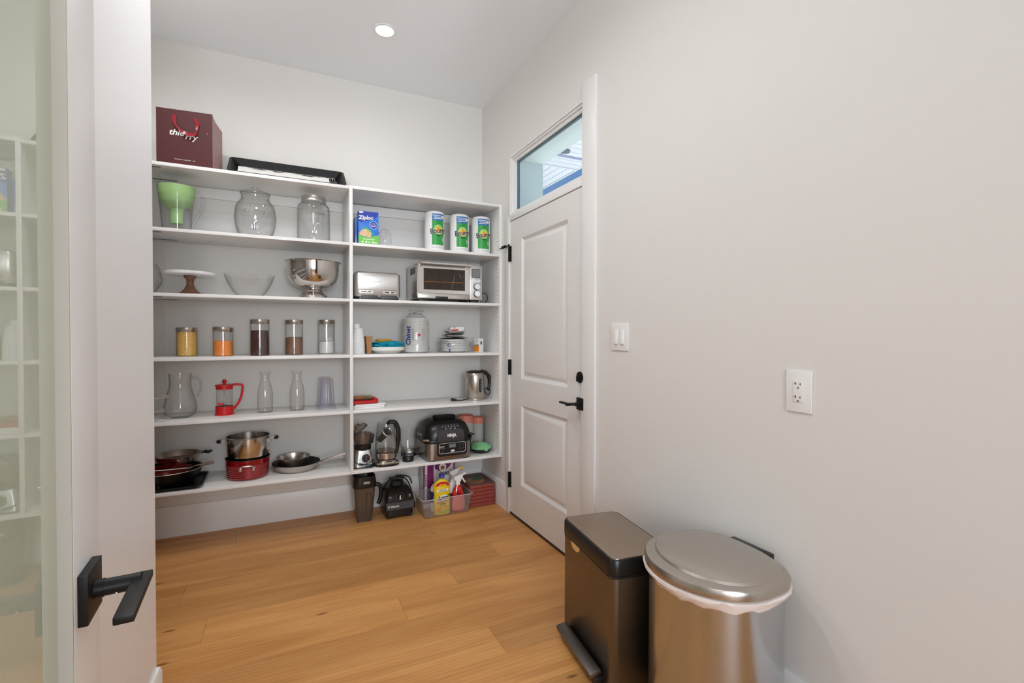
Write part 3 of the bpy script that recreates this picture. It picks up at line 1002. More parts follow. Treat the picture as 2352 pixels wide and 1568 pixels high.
# ---- footed steel punch bowl
t = thing('punch_bowl', 'large polished steel punch bowl on a flared foot', 'bowl', (.175, 3.275, Z[2]))
bb = B(); bb.lathe([(.086, 0), (.086, .006), (.082, .020), (.070, .032), (.062, .036), (.056, .044), (.049, .054), (.047, .060), (.056, .063), (.056, .066)], 56); obj('foot', bb, 'mirror', t)
bb = B()
prof = [(.040, .066), (.080, .069), (.112, .083), (.136, .112), (.148, .150), (.152, .190), (.153, .226), (.165, .229), (.166, .232), (.153, .233)]
bb.lathe(prof + [(.149, .226), (.148, .190), (.144, .152), (.132, .116), (.108, .088), (.03, .074)], 72); obj('bowl', bb, 'mirror', t)

# ---- five storage jars
def jar(label, x, y, h, fill, m, hf, tilt=0, uneven=0, r=.0525):
    t = thing('storage_jar', label, 'jar', (x, y, Z[3]), group='glass storage jars with steel lids')
    bb = B(); bb.lathe(gl_profile([(r - .004, 0), (r, .004), (r, h - .026), (r - .004, h - .022), (r - .004, h - .012)], .0022), 44); obj('glass_body', bb, 'glass', t)
    bb = B()
    rings = []
    seg = 36
    R0 = r - .0030
    for z in (.0034, hf * .5, hf):
        rings.append([(R0 * cos(2 * pi * i / seg), R0 * sin(2 * pi * i / seg), z + (uneven * (cos(2 * pi * i / seg - .6)) + .0012 * noise.noise(Vector((i, x * 9, 0))) if z == hf else 0)) for i in range(seg)])
    rings.append([(R0 * .5 * cos(2 * pi * i / seg), R0 * .5 * sin(2 * pi * i / seg), hf + .002 + uneven * .3) for i in range(seg)])
    bb.loft(rings); c = obj('contents', bb, m, t, kind='stuff'); c['label'] = fill
    bb = B(); bb.lathe([(r + .0005, 0), (r + .0012, .001), (r + .0012, .025), (r - .001, .0268), (r - .01, .027)], 44)
    l_ = obj('lid', bb, 'steelh', t); l_.location = (0, 0, h - .0268); l_.rotation_euler = (0, radians(tilt), 0)
    return t
jar('short glass jar filled to the lid with yellow popcorn kernels', -.505, 3.345, .166, 'yellow popcorn kernels', 'corn', .141)
jar('short glass jar half full of orange lentils', -.315, 3.268, .169, 'orange lentils', 'lentil', .088, tilt=2.5)
jar('tall glass jar of dark red beans, the fullest tall jar', -.124, 3.252, .216, 'dark red beans', 'bean', .150)
jar('tall glass jar half full of brown lentils', .064, 3.304, .217, 'brown lentils', 'brownlentil', .108, uneven=.003)
j5 = jar('tall glass jar of white sugar with a paper slip inside', .264, 3.432, .223, 'white sugar', 'sugar', .082, uneven=.004)
bb = B(); bb.loft([[(-.012, 0, .075), (.036, .004, .082), (.040, .006, .100), (.022, .003, .112)], [(-.012, .0006, .075), (.036, .0046, .082), (.040, .0066, .100), (.022, .0036, .112)]]); obj('paper_slip', bb, 'paper', j5)

# ---- glass pitcher, saucepan handles reaching in from the left
t = thing('glass_pitcher', 'clear glass pitcher with rounded belly and loop handle', 'pitcher', (-.530, 3.29, Z[4]))
bb = B(); bb.lathe(gl_profile([(.046, 0), (.050, .006), (.070, .016), (.080, .038), (.082, .055), (.076, .090), (.063, .140), (.054, .175), (.053, .205), (.056, .250)], .0026), 52); obj('body', bb, 'glass', t)
bb = B(); bb.tube(spline([(.050, 0, .222), (.075, 0, .226), (.096, 0, .205), (.101, 0, .170), (.094, 0, .138), (.084, 0, .118)], 6), [.0085] * 14 + [.0065] * 17, 10); obj('handle', bb, 'solidglass', t)
def saucepan(label, x, y, zb, r, h, hz, hx, m='steelh'):
    t = thing('saucepan', label, 'saucepan', (x, y, zb))
    bb = B(); bb.lathe([(r * .92, 0), (r, .008), (r, h), (r + .003, h + .001), (r - .002, h + .001), (r - .003, .010), (.01, .006)], 40); obj('pan_body', bb, m, t)
    bb = B(); bb.tube(spline([(r, 0, h - .012), (r + .03, 0, hz - .006), (hx - .03, 0, hz), (hx, 0, hz + .001)], 6), .0052, 10, flat=1.5)
    obj('handle', bb, 'steel', t)
    return t
saucepan('lower steel saucepan on the left-wall shelf, straight handle pointing right', -.86, 3.13, Z[4], .10, .075, .066, .285)
saucepan('upper steel saucepan stacked on the left-wall shelf, curved handle pointing right', -.86, 3.13, Z[4] + .078, .098, .065, .060, .305)
# ---- french press
t = thing('french_press', 'red plastic and glass french press coffee maker', 'coffee press', (-.313, 3.30, Z[4]))
bb = B(); bb.lathe([(.052, 0), (.053, .003), (.047, .008), (.047, .050), (.044, .050), (.044, .006)], 40); obj('base', bb, 'red', t)
bb = B(); bb.lathe(gl_profile([(.042, .007), (.0425, .012), (.0425, .165)], .0015), 40); obj('glass_beaker', bb, 'thinglass', t)
bb = B(); bb.lathe([(.041, .150), (.0445, .151), (.0445, .168), (.050, .170), (.049, .177), (.03, .180), (.005, .181)], 40); obj('lid', bb, 'red', t)
bb = B(); bb.sphere((0, 0, .196), .0125); bb.cyl((0, 0, .183), .006, .01); obj('knob', bb, 'red', t)
bb = B(); bb.cyl((0, 0, .10), .0022, .13, seg=10); obj('plunger_rod', bb, 'steel', t)
bb = B(); bb.cyl((0, 0, .045), .039, .004, seg=32); bb.cyl((0, 0, .053), .005, .014, seg=14); obj('strainer', bb, 'blackm', t)
bb = B(); bb.tube(spline([(.044, 0, .176), (.075, 0, .1755), (.092, 0, .170), (.094, 0, .155), (.088, 0, .110), (.074, 0, .070), (.048, 0, .030)], 6), .0045, 10, flat=1.5); obj('handle', bb, 'red', t)
bb = B(); bb.loft([[(-.030, -.0432, .062), (-.002, -.0432, .062), (-.002, -.0432, .074), (-.030, -.0432, .074)], [(-.030, -.0438, .062), (-.002, -.0438, .062), (-.002, -.0438, .074), (-.030, -.0438, .074)]]); obj('label', bb, 'redlabel', t)
# ---- two carafes
t = thing('carafe', 'clear glass milk-bottle carafe beside the red french press', 'carafe', (-.099, 3.30, Z[4]), group='clear glass carafes')
bb = B(); bb.lathe(gl_profile([(.036, 0), (.0425, .006), (.0435, .05), (.0435, .105), (.038, .150), (.028, .180), (.0235, .200), (.024, .222), (.030, .240), (.035, .247)], .0024), 44); obj('bottle', bb, 'thinglass', t)
dup(t, (.080, 3.308, Z[4]), label='clear glass milk-bottle carafe beside the upturned plastic tumblers')
# ---- two upturned tumblers
def tumbler(label, x, y):
    t = thing('plastic_tumbler', label, 'tumbler', (x, y, Z[4]), group='upturned clear plastic tumblers')
    bb = B(); rings = []
    for r_, z in ((.050, 0), (.050, .028), (.0455, .030), (.036, .190), (.034, .196), (.010, .197)):
        rings.append([((r_ - (.0016 if (k % 4) < 2 and z > .028 else 0)) * cos(2 * pi * k / 48), (r_ - (.0016 if (k % 4) < 2 and z > .028 else 0)) * sin(2 * pi * k / 48), z) for k in range(48)])
    bb.loft(rings, False, True); obj('cup', bb, 'purpleplastic', t)
tumbler('front upturned clear purplish plastic tumbler', .252, 3.255)
tumbler('rear upturned clear purplish plastic tumbler, mostly behind the other', .246, 3.370)

# ---- bottom shelf, left bay
# dark baking sheet at the bottom of the left pile
t = thing('baking_sheet', 'dark rectangular baking sheet under the pile of pans', 'baking sheet', (-.63, 3.285, Z[5]), rotz=0)
bb = B(); bb.loft([rr(.40, .27, .02, 0), rr(.435, .305, .025, .018), rr(.445, .315, .028, .018), rr(.445, .315, .028, .020), rr(.432, .302, .025, .020), rr(.398, .268, .02, .002)]); obj('sheet', bb, 'nonstick', t)
t = thing('wok', 'deep black pan with silver rim on the dark baking sheet', 'pan', (-.588, 3.285, Z[5] + .0035))
bb = B(); bb.lathe([(.105, 0), (.125, .010), (.152, .050), (.163, .088), (.166, .092), (.160, .092), (.148, .050), (.120, .014), (.05, .006)], 60); obj('pan_body', bb, 'castblack', t)
bb = B(); bb.tube([(.1655 * cos(2 * pi * k / 60), .1655 * sin(2 * pi * k / 60), .092) for k in range(60)], .0022, 6, closed=True); obj('rim', bb, 'steel', t)
t = thing('red_pan', 'small pan with red inside and thin steel handle, nested in the black pan', 'pan', (-.598, 3.285, Z[5] + .0145))
bb = B(); bb.lathe([(.085, 0), (.10, .006), (.125, .072), (.127, .075), (.122, .075), (.098, .010), (.03, .004)], 52); obj('pan_body', bb, 'redenamel', t)
bb = B(); bb.tube(spline([(.115, -.03, .079), (.150, -.04, .088), (.20, -.05, .098), (.235, -.055, .102)], 5), .004, 8, flat=2); obj('handle', bb, 'steel', t)
t = thing('ladle', 'steel ladle with a red grip lying across the black pan', 'ladle', (-.60, 3.20, Z[5] + .118))
bb = B(); bb.tube(spline([(-.03, -.05, .002), (.03, -.035, -.004), (.10, .0, -.012), (.13, .03, -.020)], 5), .0042, 8); obj('shaft', bb, 'steel', t)
bb = B(); bb.tube([(-.03, -.05, .002), (-.10, -.06, .006)], .0085, 12); obj('grip', bb, 'red', t)
t = thing('frying_pan', 'shallow steel frying pan with black handle on top of the left pile', 'frying pan', (-.545, 3.31, Z[5] + .130), rotz=radians(8))
bb = B(); bb.lathe([(.085, 0), (.098, .004), (.114, .036), (.116, .038), (.111, .038), (.095, .007), (.03, .003)], 56); obj('pan_body', bb, 'steelh', t)
bb = B(); bb.loft([rr(.02, .022, .006, 0)[0:] , ] + [], False, False) if False else bb.tube(spline([(.108, 0, .030), (.125, .003, .034), (.150, .006, .030), (.165, .008, .036)], 5), [.011] * 6 + [.016] * 5 + [.010] * 5, 12, flat=.6); obj('handle', bb, 'black', t)
t = thing('steel_spoon', 'steel serving spoon end poking out at the front of the bottom left shelf', 'spoon', (-.645, 3.165, Z[5]))
bb = B(); bb.sphere((.01, 0, .007), (.030, .016, .006)); obj('bowl', bb, 'mirror', t)
bb = B(); bb.tube([(-.018, .002, .009), (-.14, .01, .006)], .0035, 8); obj('handle', bb, 'steel', t)
# red casserole with stock pot nested in it
t = thing('red_casserole', 'metallic red ribbed casserole pot with steel handle', 'pot', (-.193, 3.288, Z[5]))
bb = B(); pr = [(.094, 0), (.104, .004)]
for k in range(20):
    z = .01 + k * .0055
    pr.append((.108 + .010 * (k / 19) + (.0026 if k % 2 and k < 15 else 0), z))
bb.lathe(pr + [(.119, .119), (.1165, .120), (.113, .110), (.104, .012), (.03, .006)], 64); obj('pot_body', bb, 'redenamel', t)
bb = B(); bb.tube([(.1178 * cos(2 * pi * k / 60), .1178 * sin(2 * pi * k / 60), .1195) for k in range(60)], .0022, 6, closed=True); bb.lathe([(.1155, .119), (.112, .108), (.103, .013)], 56, cap0=False, cap1=False); obj('inner_rim', bb, 'nonstick', t)
bb = B(); bb.tube(spline([(-.034, -.112, .072), (-.034, -.132, .086), (-.022, -.140, .092), (.022, -.140, .092), (.034, -.132, .086), (.034, -.112, .072)], 6), .0048, 10)
for s in (-1, 1): bb.box((s * .034, -.1155, .070), (.018, .006, .024), .003)
obj('handle', bb, 'steel', t)
t = thing('stock_pot', 'tall polished steel stock pot standing inside the red casserole', 'pot', (-.190, 3.288, Z[5] + .0075))
bb = B(); bb.lathe([(.095, 0), (.100, .006), (.102, .10), (.105, .118), (.114, .135), (.115, .232), (.1215, .236), (.1215, .239), (.114, .239), (.111, .150), (.098, .10), (.096, .008), (.03, .006)], 64); obj('pot_body', bb, 'steelv', t)
for s in (-1, 1):
    bb = B(); bb.tube(spline([(s * .108, -.02, .205), (s * .124, -.022, .212), (s * .146, -.022, .215)], 4), .0038, 8); bb.tube(spline([(s * .108, .02, .205), (s * .124, .022, .212), (s * .146, .022, .215)], 4), .0038, 8)
    bb.box((s * .111, 0, .198), (.004, .058, .02), .001)
    hd_ = obj('side_handle', bb, 'steel', t)
    bb = B(); bb.tube([(s * .143, -.032, .215), (s * .152, -.018, .216), (s * .154, 0, .217), (s * .152, .018, .216), (s * .143, .032, .215)], [.006, .011, .012, .011, .006], 12, flat=.8); obj('grip', bb, 'black', hd_)
# wide pan with small one in it
t = thing('nonstick_pan', 'wide steel frying pan with black nonstick inside and long steel handle', 'frying pan', (.075, 3.348, Z[5]))
bb = B(); bb.lathe([(.108, 0), (.122, .004), (.140, .030), (.143, .044), (.1415, .0445), (.134, .028), (.118, .006), (.03, .003)], 64); obj('pan_body', bb, 'steelh', t)
bb = B(); bb.lathe([(.1405, .0440), (.1335, .029), (.1175, .0072), (.03, .0042)], 56, cap0=False, cap1=True); obj('coating', bb, 'nonstick', t)
bb = B(); bb.tube(spline([(.128, -.070, .034), (.150, -.080, .050), (.20, -.090, .068), (.285, -.103, .088)], 6), .0055, 10, flat=1.5)
bb.box((.124, -.072, .030), (.012, .03, .02), .004, rot=R3(-30, 'Z')); obj('handle', bb, 'steel', t)
t = thing('small_pan', 'small steel bowl-shaped pan sitting in the wide nonstick pan', 'pan', (.058, 3.352, Z[5] + .0058))
bb = B(); bb.lathe([(.078, 0), (.090, .006), (.094, .060), (.097, .072), (.100, .074), (.095, .074), (.091, .058), (.086, .008), (.03, .004)], 60); obj('pan_body', bb, 'steelh', t)
# ================================================================== right bay, second shelf
def zipbox(label, x, y, w, d, h, front=True):
    t = thing('sandwich_bag_box', label, 'box', (x, y, Z[1]))
    bb = B(); bb.b6(-w / 2, w / 2, 0, d, 0, h, .001); obj('carton', bb, 'boxblue', t)
    if not front: return t
    bb = B(); N = 12
    low = [(w * (k / N - .5), 0.001) for k in range(N + 1)]
    up = [(w * (k / N - .5), h * (.30 - .075 * sin(pi * min(1, (k / N) * 1.15)) )) for k in range(N + 1)]
    bb.plate(low + list(reversed(up)), -.0002); obj('green_band', bb, 'boxgreen', t)
    bb = B(); bb.plate([(-w * .5, h * .995), (w * .5, h * .995), (w * .42, h * .86), (w * .22, h * .77), (-w * .42, h * .66), (-w * .5, h * .72)], -.0003); obj('title_band', bb, 'boxnavy', t)
    bb = B(); bb.plate([(-w * .47, h * .985), (-w * .26, h * .985), (-w * .27, h * .935), (-w * .44, h * .93)], -.0010); obj('corner_mark', bb, 'ink', t)
    text('Ziploc', .034, 'ink', t, x=-.016, z=h * .805, y=-.0013, shear=.12, bold=.0011, roty=radians(2), xs=1.02)
    bb = B(); bb.plate([(x_ + w * .24, z_ + h * .60) for x_, z_ in circ(.025, 32)], -.0006); obj('seal', bb, 'ink', t)
    bb = B(); bb.plate([(x_ + w * .24, z_ + h * .60) for x_, z_ in circ(.0228, 32)], -.0010); obj('seal', bb, 'boxnavy', t)
    text("Grip 'n Seal", .0085, 'ink', t, x=w * .24, z=h * .602, y=-.0018)
    for k, ww in ((.64, .022), (.565, .03)):
        bb = B(); bb.box((w * .24, -.0017, h * k), (ww, .0004, .003)); obj('small_print', bb, 'ink', t)
    bb = B(); bb.plate([(-w * .5, h * .315), (-w * .36, h * .41), (-w * .26, h * .47), (-w * .05, h * .45), (w * .16, h * .36), (w * .13, h * .26), (w * .08, h * .232), (-w * .2, h * .245)], -.0008); obj('bread_picture', bb, 'bread', t)
    bb = B(); bb.plate([(-w * .34, h * .60), (-w * .24, h * .545), (-w * .06, h * .53), (w * .1, h * .44), (w * .30, h * .33), (w * .28, h * .29), (w * .14, h * .345), (-w * .02, h * .42), (-w * .24, h * .475)], -.0012); obj('bag_picture', bb, 'teal', t)
    bb = B(); bb.plate([(-w * .22, h * .475), (-w * .05, h * .485), (w * .13, h * .385), (w * .12, h * .36), (-w * .06, h * .435)], -.0016); obj('filling_picture', bb, 'lightgreen', t)
    text('180 SANDWICH', .0098, 'ink', t, x=0, z=h * .165, y=-.0012, bold=.0004)
    for k in (-.3, -.12, .22):
        bb = B(); bb.plate([(x_ + w * k, z_ + h * .085) for x_, z_ in circ(.006, 14)], -.0010); obj('icon', bb, 'ink', t)
    for k in (0.02, .34):
        bb = B(); bb.box((w * k, -.0011, h * .09), (.018, .0004, .003)); bb.box((w * k, -.0011, h * .065), (.022, .0004, .002)); obj('small_print', bb, 'ink', t)
    return t
zipbox('front blue and green sandwich bag carton with a bread picture', .497, 3.165, .125, .070, .212)
zipbox('darker blue carton behind the sandwich bag box, only its left edge showing', .482, 3.245, .115, .085, .188, False)
t = thing('plastic_bag', 'small crinkled clear plastic bag beside the sandwich bag boxes', 'bag', (.612, 3.24, Z[1]))
crinkle_bag(.040, .045, .125, 'film', 'film', t, seed=3, amp=.30, top=.35)

# ---- paper towel rolls
def roll(label, x, y, rz):
    t = thing('paper_towel_roll', label, 'paper towel', (x, y, Z[1]), rz, 'wrapped paper towel rolls')
    r = .0675
    bb = B(); bb.lathe([(r * .9, 0), (r, .006), (r + .0005, .09), (r, .262), (r * .94, .274), (r * .80, .280), (.03, .279), (.02, .272)], 48); obj('roll', bb, 'white', t)
    def pch(w, z0, z1, m, name, off, cx=0.0):
        bb = B(); n = 10
        lo = [(cx + w * (k / n - .5), z0) for k in range(n + 1)]; hi = [(cx + w * (k / n - .5), z1) for k in range(n + 1)]
        bb.grid(w, 1, n, 1, lambda u, v: (cx + u, -off, z0 if v < 0 else z1)); bb.wrapy(r); return obj(name, bb, m, t)
    pch(.092, .045, .212, 'labelgreen', 'green_label', .0009)
    pch(.092, .212, .258, 'labelblue', 'blue_label', .0009)
    for z, ww in ((.246, .07), (.234, .05), (.224, .062)): pch(ww, z - .0022, z + .0022, 'ink', 'small_print', .0012, -.006)
    pch(.020, .228, .246, 'ink', 'sticker', .0014, .031)
    def disc(rad, m, name, off, cz=.150, sx=1, sy=1):
        bb = B(); bb.loft([[(0 + rad * sx * cos(2 * pi * k / 28) * q, -off, cz + rad * sy * sin(2 * pi * k / 28) * q) for k in range(28)] for q in (1, .66, .33)], False, True); bb.wrapy(r); obj(name, bb, m, t)
    disc(.0335, 'ink', 'emblem', .0011); disc(.031, 'lightgreen', 'emblem', .0014); disc(.024, 'labelyellow', 'emblem', .0017, .146); disc(.014, 'labelorange', 'emblem', .0020, .150)
    text('Bounty', .050, 'ink', t, x=-.001, z=.142, y=-.0022, R=r, bold=.0021, xs=.80, shear=.05, roty=radians(9), name='lettering_outline')
    text('Bounty', .050, 'inkblack', t, x=-.001, z=.142, y=-.0030, R=r, bold=.0009, xs=.80, shear=.05, roty=radians(9))
    text('Plus', .0175, 'inkblack', t, x=.0, z=.1115, y=-.0022, R=r, bold=.0003, xs=.95, roty=radians(6))
    for k in range(4): pch(.013 - .002 * k, .092 - k * .006, .0945 - k * .006, 'ink', 'small_print', .0013, .033)
    for k, z in enumerate((.034, .026)): pch(.10, z - .0007, z + .0007, 'grey', 'small_print', .0010)
    return t
roll('leftmost of the three green-labelled paper towel rolls', .960, 3.27, radians(8))
roll('middle one of the three green-labelled paper towel rolls', 1.143, 3.272, radians(3))
roll('rightmost green-labelled paper towel roll, next to the side panel', 1.306, 3.270, radians(0))

# ---- toaster
t = thing('toaster', 'brushed steel four-slice toaster with two browning sliders', 'toaster', (.556, 3.165, Z[2]))
bb = B(); W = .292
rings = []
for (ww, z) in ((.284, .020), (.292, .026), (.292, .150), (.286, .168), (.270, .176)):
    rings.append([Vector((p.x, p.y + .125, p.z)) for p in rr(ww, .25 - (.292 - ww), .028, z, 6)])
rings[-1] = [Vector((p.x, p.y, .176 + .008 * (1 - (p.x / .14) ** 2))) for p in rings[-1]]
rings[-2] = [Vector((p.x, p.y, .168 + .008 * (1 - (p.x / .146) ** 2))) for p in rings[-2]]
bb.loft(rings); obj('housing', bb, 'satin', t)
bb = B(); bb.loft([[Vector((p.x, p.y + .125, p.z)) for p in rr(.27, .235, .026, z, 6)] for z in (0, .0205)]); obj('base', bb, 'black', t)
bb = B(); bb.box((-.052, -.002, .018), (.102, .012, .022), .004); bb.box((.068, -.002, .018), (.108, .012, .022), .004); obj('crumb_tray', bb, 'grey2', t)
for sx in (-.075, .072):
    bb = B(); bb.plate([(x_ + sx, z_ + .050) for x_, z_ in rrect2(.088, .018, .009)], -.0004); s_ = obj('slider_track', bb, 'steel', t)
    bb = B(); bb.box((sx, -.0012, .050), (.062, .0012, .005)); bb.box((sx, -.0010, .066), (.080, .0008, .0012)); obj('slot', bb, 'blackm', s_)
    bb = B(); bb.box((sx + .004, -.006, .050), (.007, .012, .011), .002); obj('slider_knob', bb, 'chrome', s_)
    bb = B()
    for k in range(5): bb.box((sx - .032 + k * .016, -.0010, .062), (.0012, .0006, .003))
    obj('scale_marks', bb, 'grey2', s_)
for sx in (-.06, .06):
    for yy in (.08, .17):
        bb = B(); bb.box((sx, yy, .1805), (.10, .026, .006)); obj('bread_slot', bb, 'black', t)
bb = B(); bb.sphere((0, .25, .181), .001); bb.bm.free()
text('breville', .014, 'grey', t, x=0, z=.118, y=-.0006)

# ---- toaster oven
t = thing('toaster_oven', 'steel countertop toaster oven with glass door, long handle and dials', 'toaster oven', (1.040, 3.150, Z[2]))
W, D, H = .462, .31, .262
x0 = -W / 2
bb = B(); bb.b6(x0, x0 + W, .012, D, .020, H - .004, .006); obj('cabinet', bb, 'steel', t)
bb = B(); bb.b6(x0 - .0012, x0, .06, .20, .190, .235, 0); bb.b6(x0 - .0012, x0, .05, .14, .03, .06, 0); obj('side_vents', bb, 'grey2', t)
bb = B(); x1 = x0 + .365
bb.b6(x0 + .002, x1, -.004, .012, .056, .080); bb.b6(x0 + .002, x1, -.004, .012, .222, H - .012)
bb.b6(x0 + .002, x0 + .040, -.004, .012, .080, .222); bb.b6(x1 - .034, x1, -.004, .012, .080, .222)
dr = obj('oven_door', bb, 'steel', t)
bb = B(); bb.b6(x0 + .040, x1 - .034, .0, .006, .080, .222); obj('door_glass', bb, 'ovenglass', dr)
bb = B(); bb.box((x0 + .185, -.0006, .134), (.270, .0008, .0022)); obj('rack_line', bb, 'amber', dr)
bb = B()
bb.tube([(x0 + .150 + .085, -.0008, .092), (x0 + .245, -.0008, .125), (x0 + .258, -.0008, .185)], .0012, 5); bb.tube([(x0 + .288, -.0008, .195), (x0 + .300, -.0008, .185), (x0 + .304, -.0008, .165)], .0016, 5)
obj('scratches', bb, 'grey', dr)
bb = B(); bb.cyl((x0 + .183, -.040, .251), .0105, .300, 'X', 24)
hn = obj('door_handle', bb, 'satin', dr)
for sx in (x0 + .020, x0 + .346):
    bb = B(); bb.cyl((sx, -.040, .251), .0135, .030, 'X', 24); bb.box((sx, -.022, .244), (.022, .04, .018), .005); obj('handle_end', bb, 'steel', hn)
bb = B(); bb.b6(x0 + .002, x1, -.003, .012, .022, .054, .001); obj('lower_rail', bb, 'steel', t)
bb = B(); bb.b6(x0 + .120, x0 + .208, -.010, .0, .020, .036, .003); obj('crumb_tray', bb, 'black', t)
bb = B(); xc = x1 + .048
bb.box((xc, .004, .1385), (.092, .018, .237), .004); cp = obj('control_panel', bb, 'satin', t)
bb = B(); bb.box((xc - .002, -.0056, .205), (.062, .0012, .060), 0); obj('display_frame', bb, 'grey2', cp)
bb = B(); bb.box((xc - .002, -.0066, .205), (.055, .0012, .053), 0); obj('display', bb, 'lcd', cp)
for (dx_, z, r_) in ((-.017, .153, .0125), (.018, .153, .0110)):
    bb = B(); bb.cyl((xc + dx_, -.010, z), r_, .010, 'Y', 24); obj('button', bb, 'chrome', cp)
for z in (.112, .062):
    bb = B(); bb.cyl((xc + .004, -.0058, z), .0245, .0012, 'Y', 32); obj('dial_ring', bb, 'grey2', cp)
    bb = B(); bb.lathe([(.021, 0), (.0205, .018), (.019, .0195), (.004, .0195)], 32, (xc + .004, -.006, z), rot=R3(90, 'X')); obj('dial', bb, 'chrome', cp)
for k in range(3):
    text(str(3 - k), .010, 'grey', t, x=x1 - .042, z=.178 - .030 * k, y=-.0006)
for fx in (x0 + .05, x0 + W - .05):
    for fy in (.04, .26):
        bb = B(); bb.b6(fx - .03, fx + .03, fy - .02, fy + .02, 0, .0205, .002); obj('foot', bb, 'black', t)
loop_cord([(x0 + W - .002, .12, .05), (x0 + W + .012, .10, .062), (x0 + W + .040, .07, .078), (x0 + W + .058, .06, .064), (x0 + W + .054, .04, .030), (x0 + W + .03, .03, .006), (x0 + W - .01, .02, .0035), (x0 + W - .02, .04, .0035)], .003, 'power_cord', t)

# ---- fourth shelf right: disposable tableware
t = thing('paper_cup_stack', 'stack of upturned white paper cups against the divider', 'cups', (.4445, 3.26, Z[3]), group=None)
for k in range(10):
    bb = B(); z0 = k * .0075
    bb.lathe([(.0405, z0), (.0415, z0 + .002), (.0405, z0 + .004), (.036, z0 + .05), (.029, z0 + .100), (.027, z0 + .100)], 30, cap0=False); obj('cup', bb, 'cupplate', t)
t = thing('paper_cup', 'single smaller white cup upturned on top of the cup stack', 'cup', (.436, 3.262, Z[3] + .1680))
bb = B(); bb.lathe([(.021, 0), (.022, .001), (.0195, .026), (.019, .026)], 28, cap0=False); obj('cup', bb, 'cupplate', t)
t = thing('kraft_food_box', 'brown kraft card food sleeve standing beside the paper cups', 'box', (.513, 3.29, Z[3]), radians(4))
bb = B(); bb.loft([[(-.012, -.02, 0), (.010, -.02, 0), (.010, .03, 0), (-.012, .03, 0)], [(-.021, -.024, .115), (.023, -.024, .115), (.023, .034, .115), (-.021, .034, .115)],
                   [(-.019, -.022, .115), (.021, -.022, .115), (.021, .032, .115), (-.019, .032, .115)], [(-.010, -.018, .004), (.008, -.018, .004), (.008, .028, .004), (-.010, .028, .004)]]); obj('sleeve', bb, 'kraft', t, angle=15)

def plates(name, label, x, y, n, r, dz, lip=.02, z0=0, group=None):
    t = thing(name, label, 'plates', (x, y, Z[3] + z0), group=group)
    for k in range(n):
        bb = B(); z = k * dz
        bb.lathe([(r * .66, z), (r * .70, z + .001), (r * .86, z + lip * .8), (r, z + lip), (r, z + lip + .0042), (r * .85, z + lip * .8 + .0014), (r * .69, z + .0022), (.01, z + .0016)], 40); obj('plate', bb, 'plate', t)
    return t
plates('paper_plate_stack', 'low stack of white paper bowls under turquoise napkins', .640, 3.32, 5, .116, .0045, .022)
nk = crinkle_bag(.098, .070, .046, 'napkin', 'napkins', None, seed=2, amp=.30, top=.55, steps=9)
nk.location = (.642, 3.30, Z[3] + .036); tag(nk, 'crumpled turquoise napkins on the low stack of paper bowls', 'napkins')
nk = crinkle_bag(.055, .03, .016, 'mustard', 'napkin', None, seed=5, amp=.35, top=.6, steps=5)
nk.location = (.612, 3.29, Z[3] + .080); tag(nk, 'mustard yellow napkin poking out on top of the turquoise napkins', 'napkin')
t = plates('paper_plate_stack', 'tall stack of white paper plates wrapped in a clear printed bag', .836, 3.31, 34, .085, .0067, .012)
bb = B()
bb.bm.free()
t = thing('plate_bag', 'clear printed plastic bag around the tall plate stack, gathered at its top', 'bag', (.836, 3.31, Z[3]))
crinkle_bag(.091, .091, .272, 'film', 'film', t, seed=6, amp=.05, top=.45, steps=18)
crumple(.10, .07, .02, 'film', 'loose_top', t, (.0, -.02, .268), 8, 16, 12, .028, 22)
text('Chinet', .047, 'inkblue', t, x=-.072, z=.118, y=-.004, R=.093, roty=pi / 2, bold=.0011, shear=.15)
for k, (x_, m_) in enumerate(((-.045, 'darkgreen'), (-.036, 'inkblue'), (.026, 'inkblue'))):
    for j in range(6):
        bb = B(); bb.box((x_, -.0968, .090 + j * .0145), (.0025, .0006, .009)); bb.bm.verts.ensure_lookup_table()
        for v in bb.bm.verts: v.co.y += .093
        for v in bb.bm.verts: v.co.y = v.co.y
        bb.wrapy(.093); obj('small_print', bb, m_, t)
bb = B(); bb.plate([(x_ + .0, z_ + .125) for x_, z_ in circ(.009, 18)], -.004); bb.wrapy(.093); obj('emblem', bb, 'redlabel', t)
for j in range(2):
    bb = B(); bb.grid(.016, .08, 4, 6, lambda u, v, j=j: (.052 + j * .020 + u, -.004, .125 + v)); bb.wrapy(.093); obj('info_panel', bb, 'frost', t)
t = plates('paper_plate_stack', 'short stack of white plates in a loose clear bag under the food packets', 1.121, 3.31, 9, .098, .0075, .014)
t = thing('plate_bag', 'loose crinkled clear bag around the short plate stack', 'bag', (1.121, 3.30, Z[3]))
crinkle_bag(.114, .104, .084, 'film', 'film', t, seed=9, amp=.20, top=.75, steps=12)
text('C', .03, 'inkblue', t, x=-.078, z=.052, y=-.008, R=.112, bold=.001); text('l', .03, 'inkblue', t, x=-.072, z=.014, y=-.008, R=.112, bold=.002); text('J', .03, 'inkblue', t, x=.098, z=.058, y=-.008, R=.112)
t = thing('paper_plate', 'white plate with upturned rim topping the short plate stack', 'plate', (1.105, 3.31, Z[3] + .0795))
bb = B(); bb.lathe([(.070, 0), (.086, .004), (.089, .013), (.0875, .013), (.068, .002), (.01, .0015)], 44); obj('plate', bb, 'white', t)
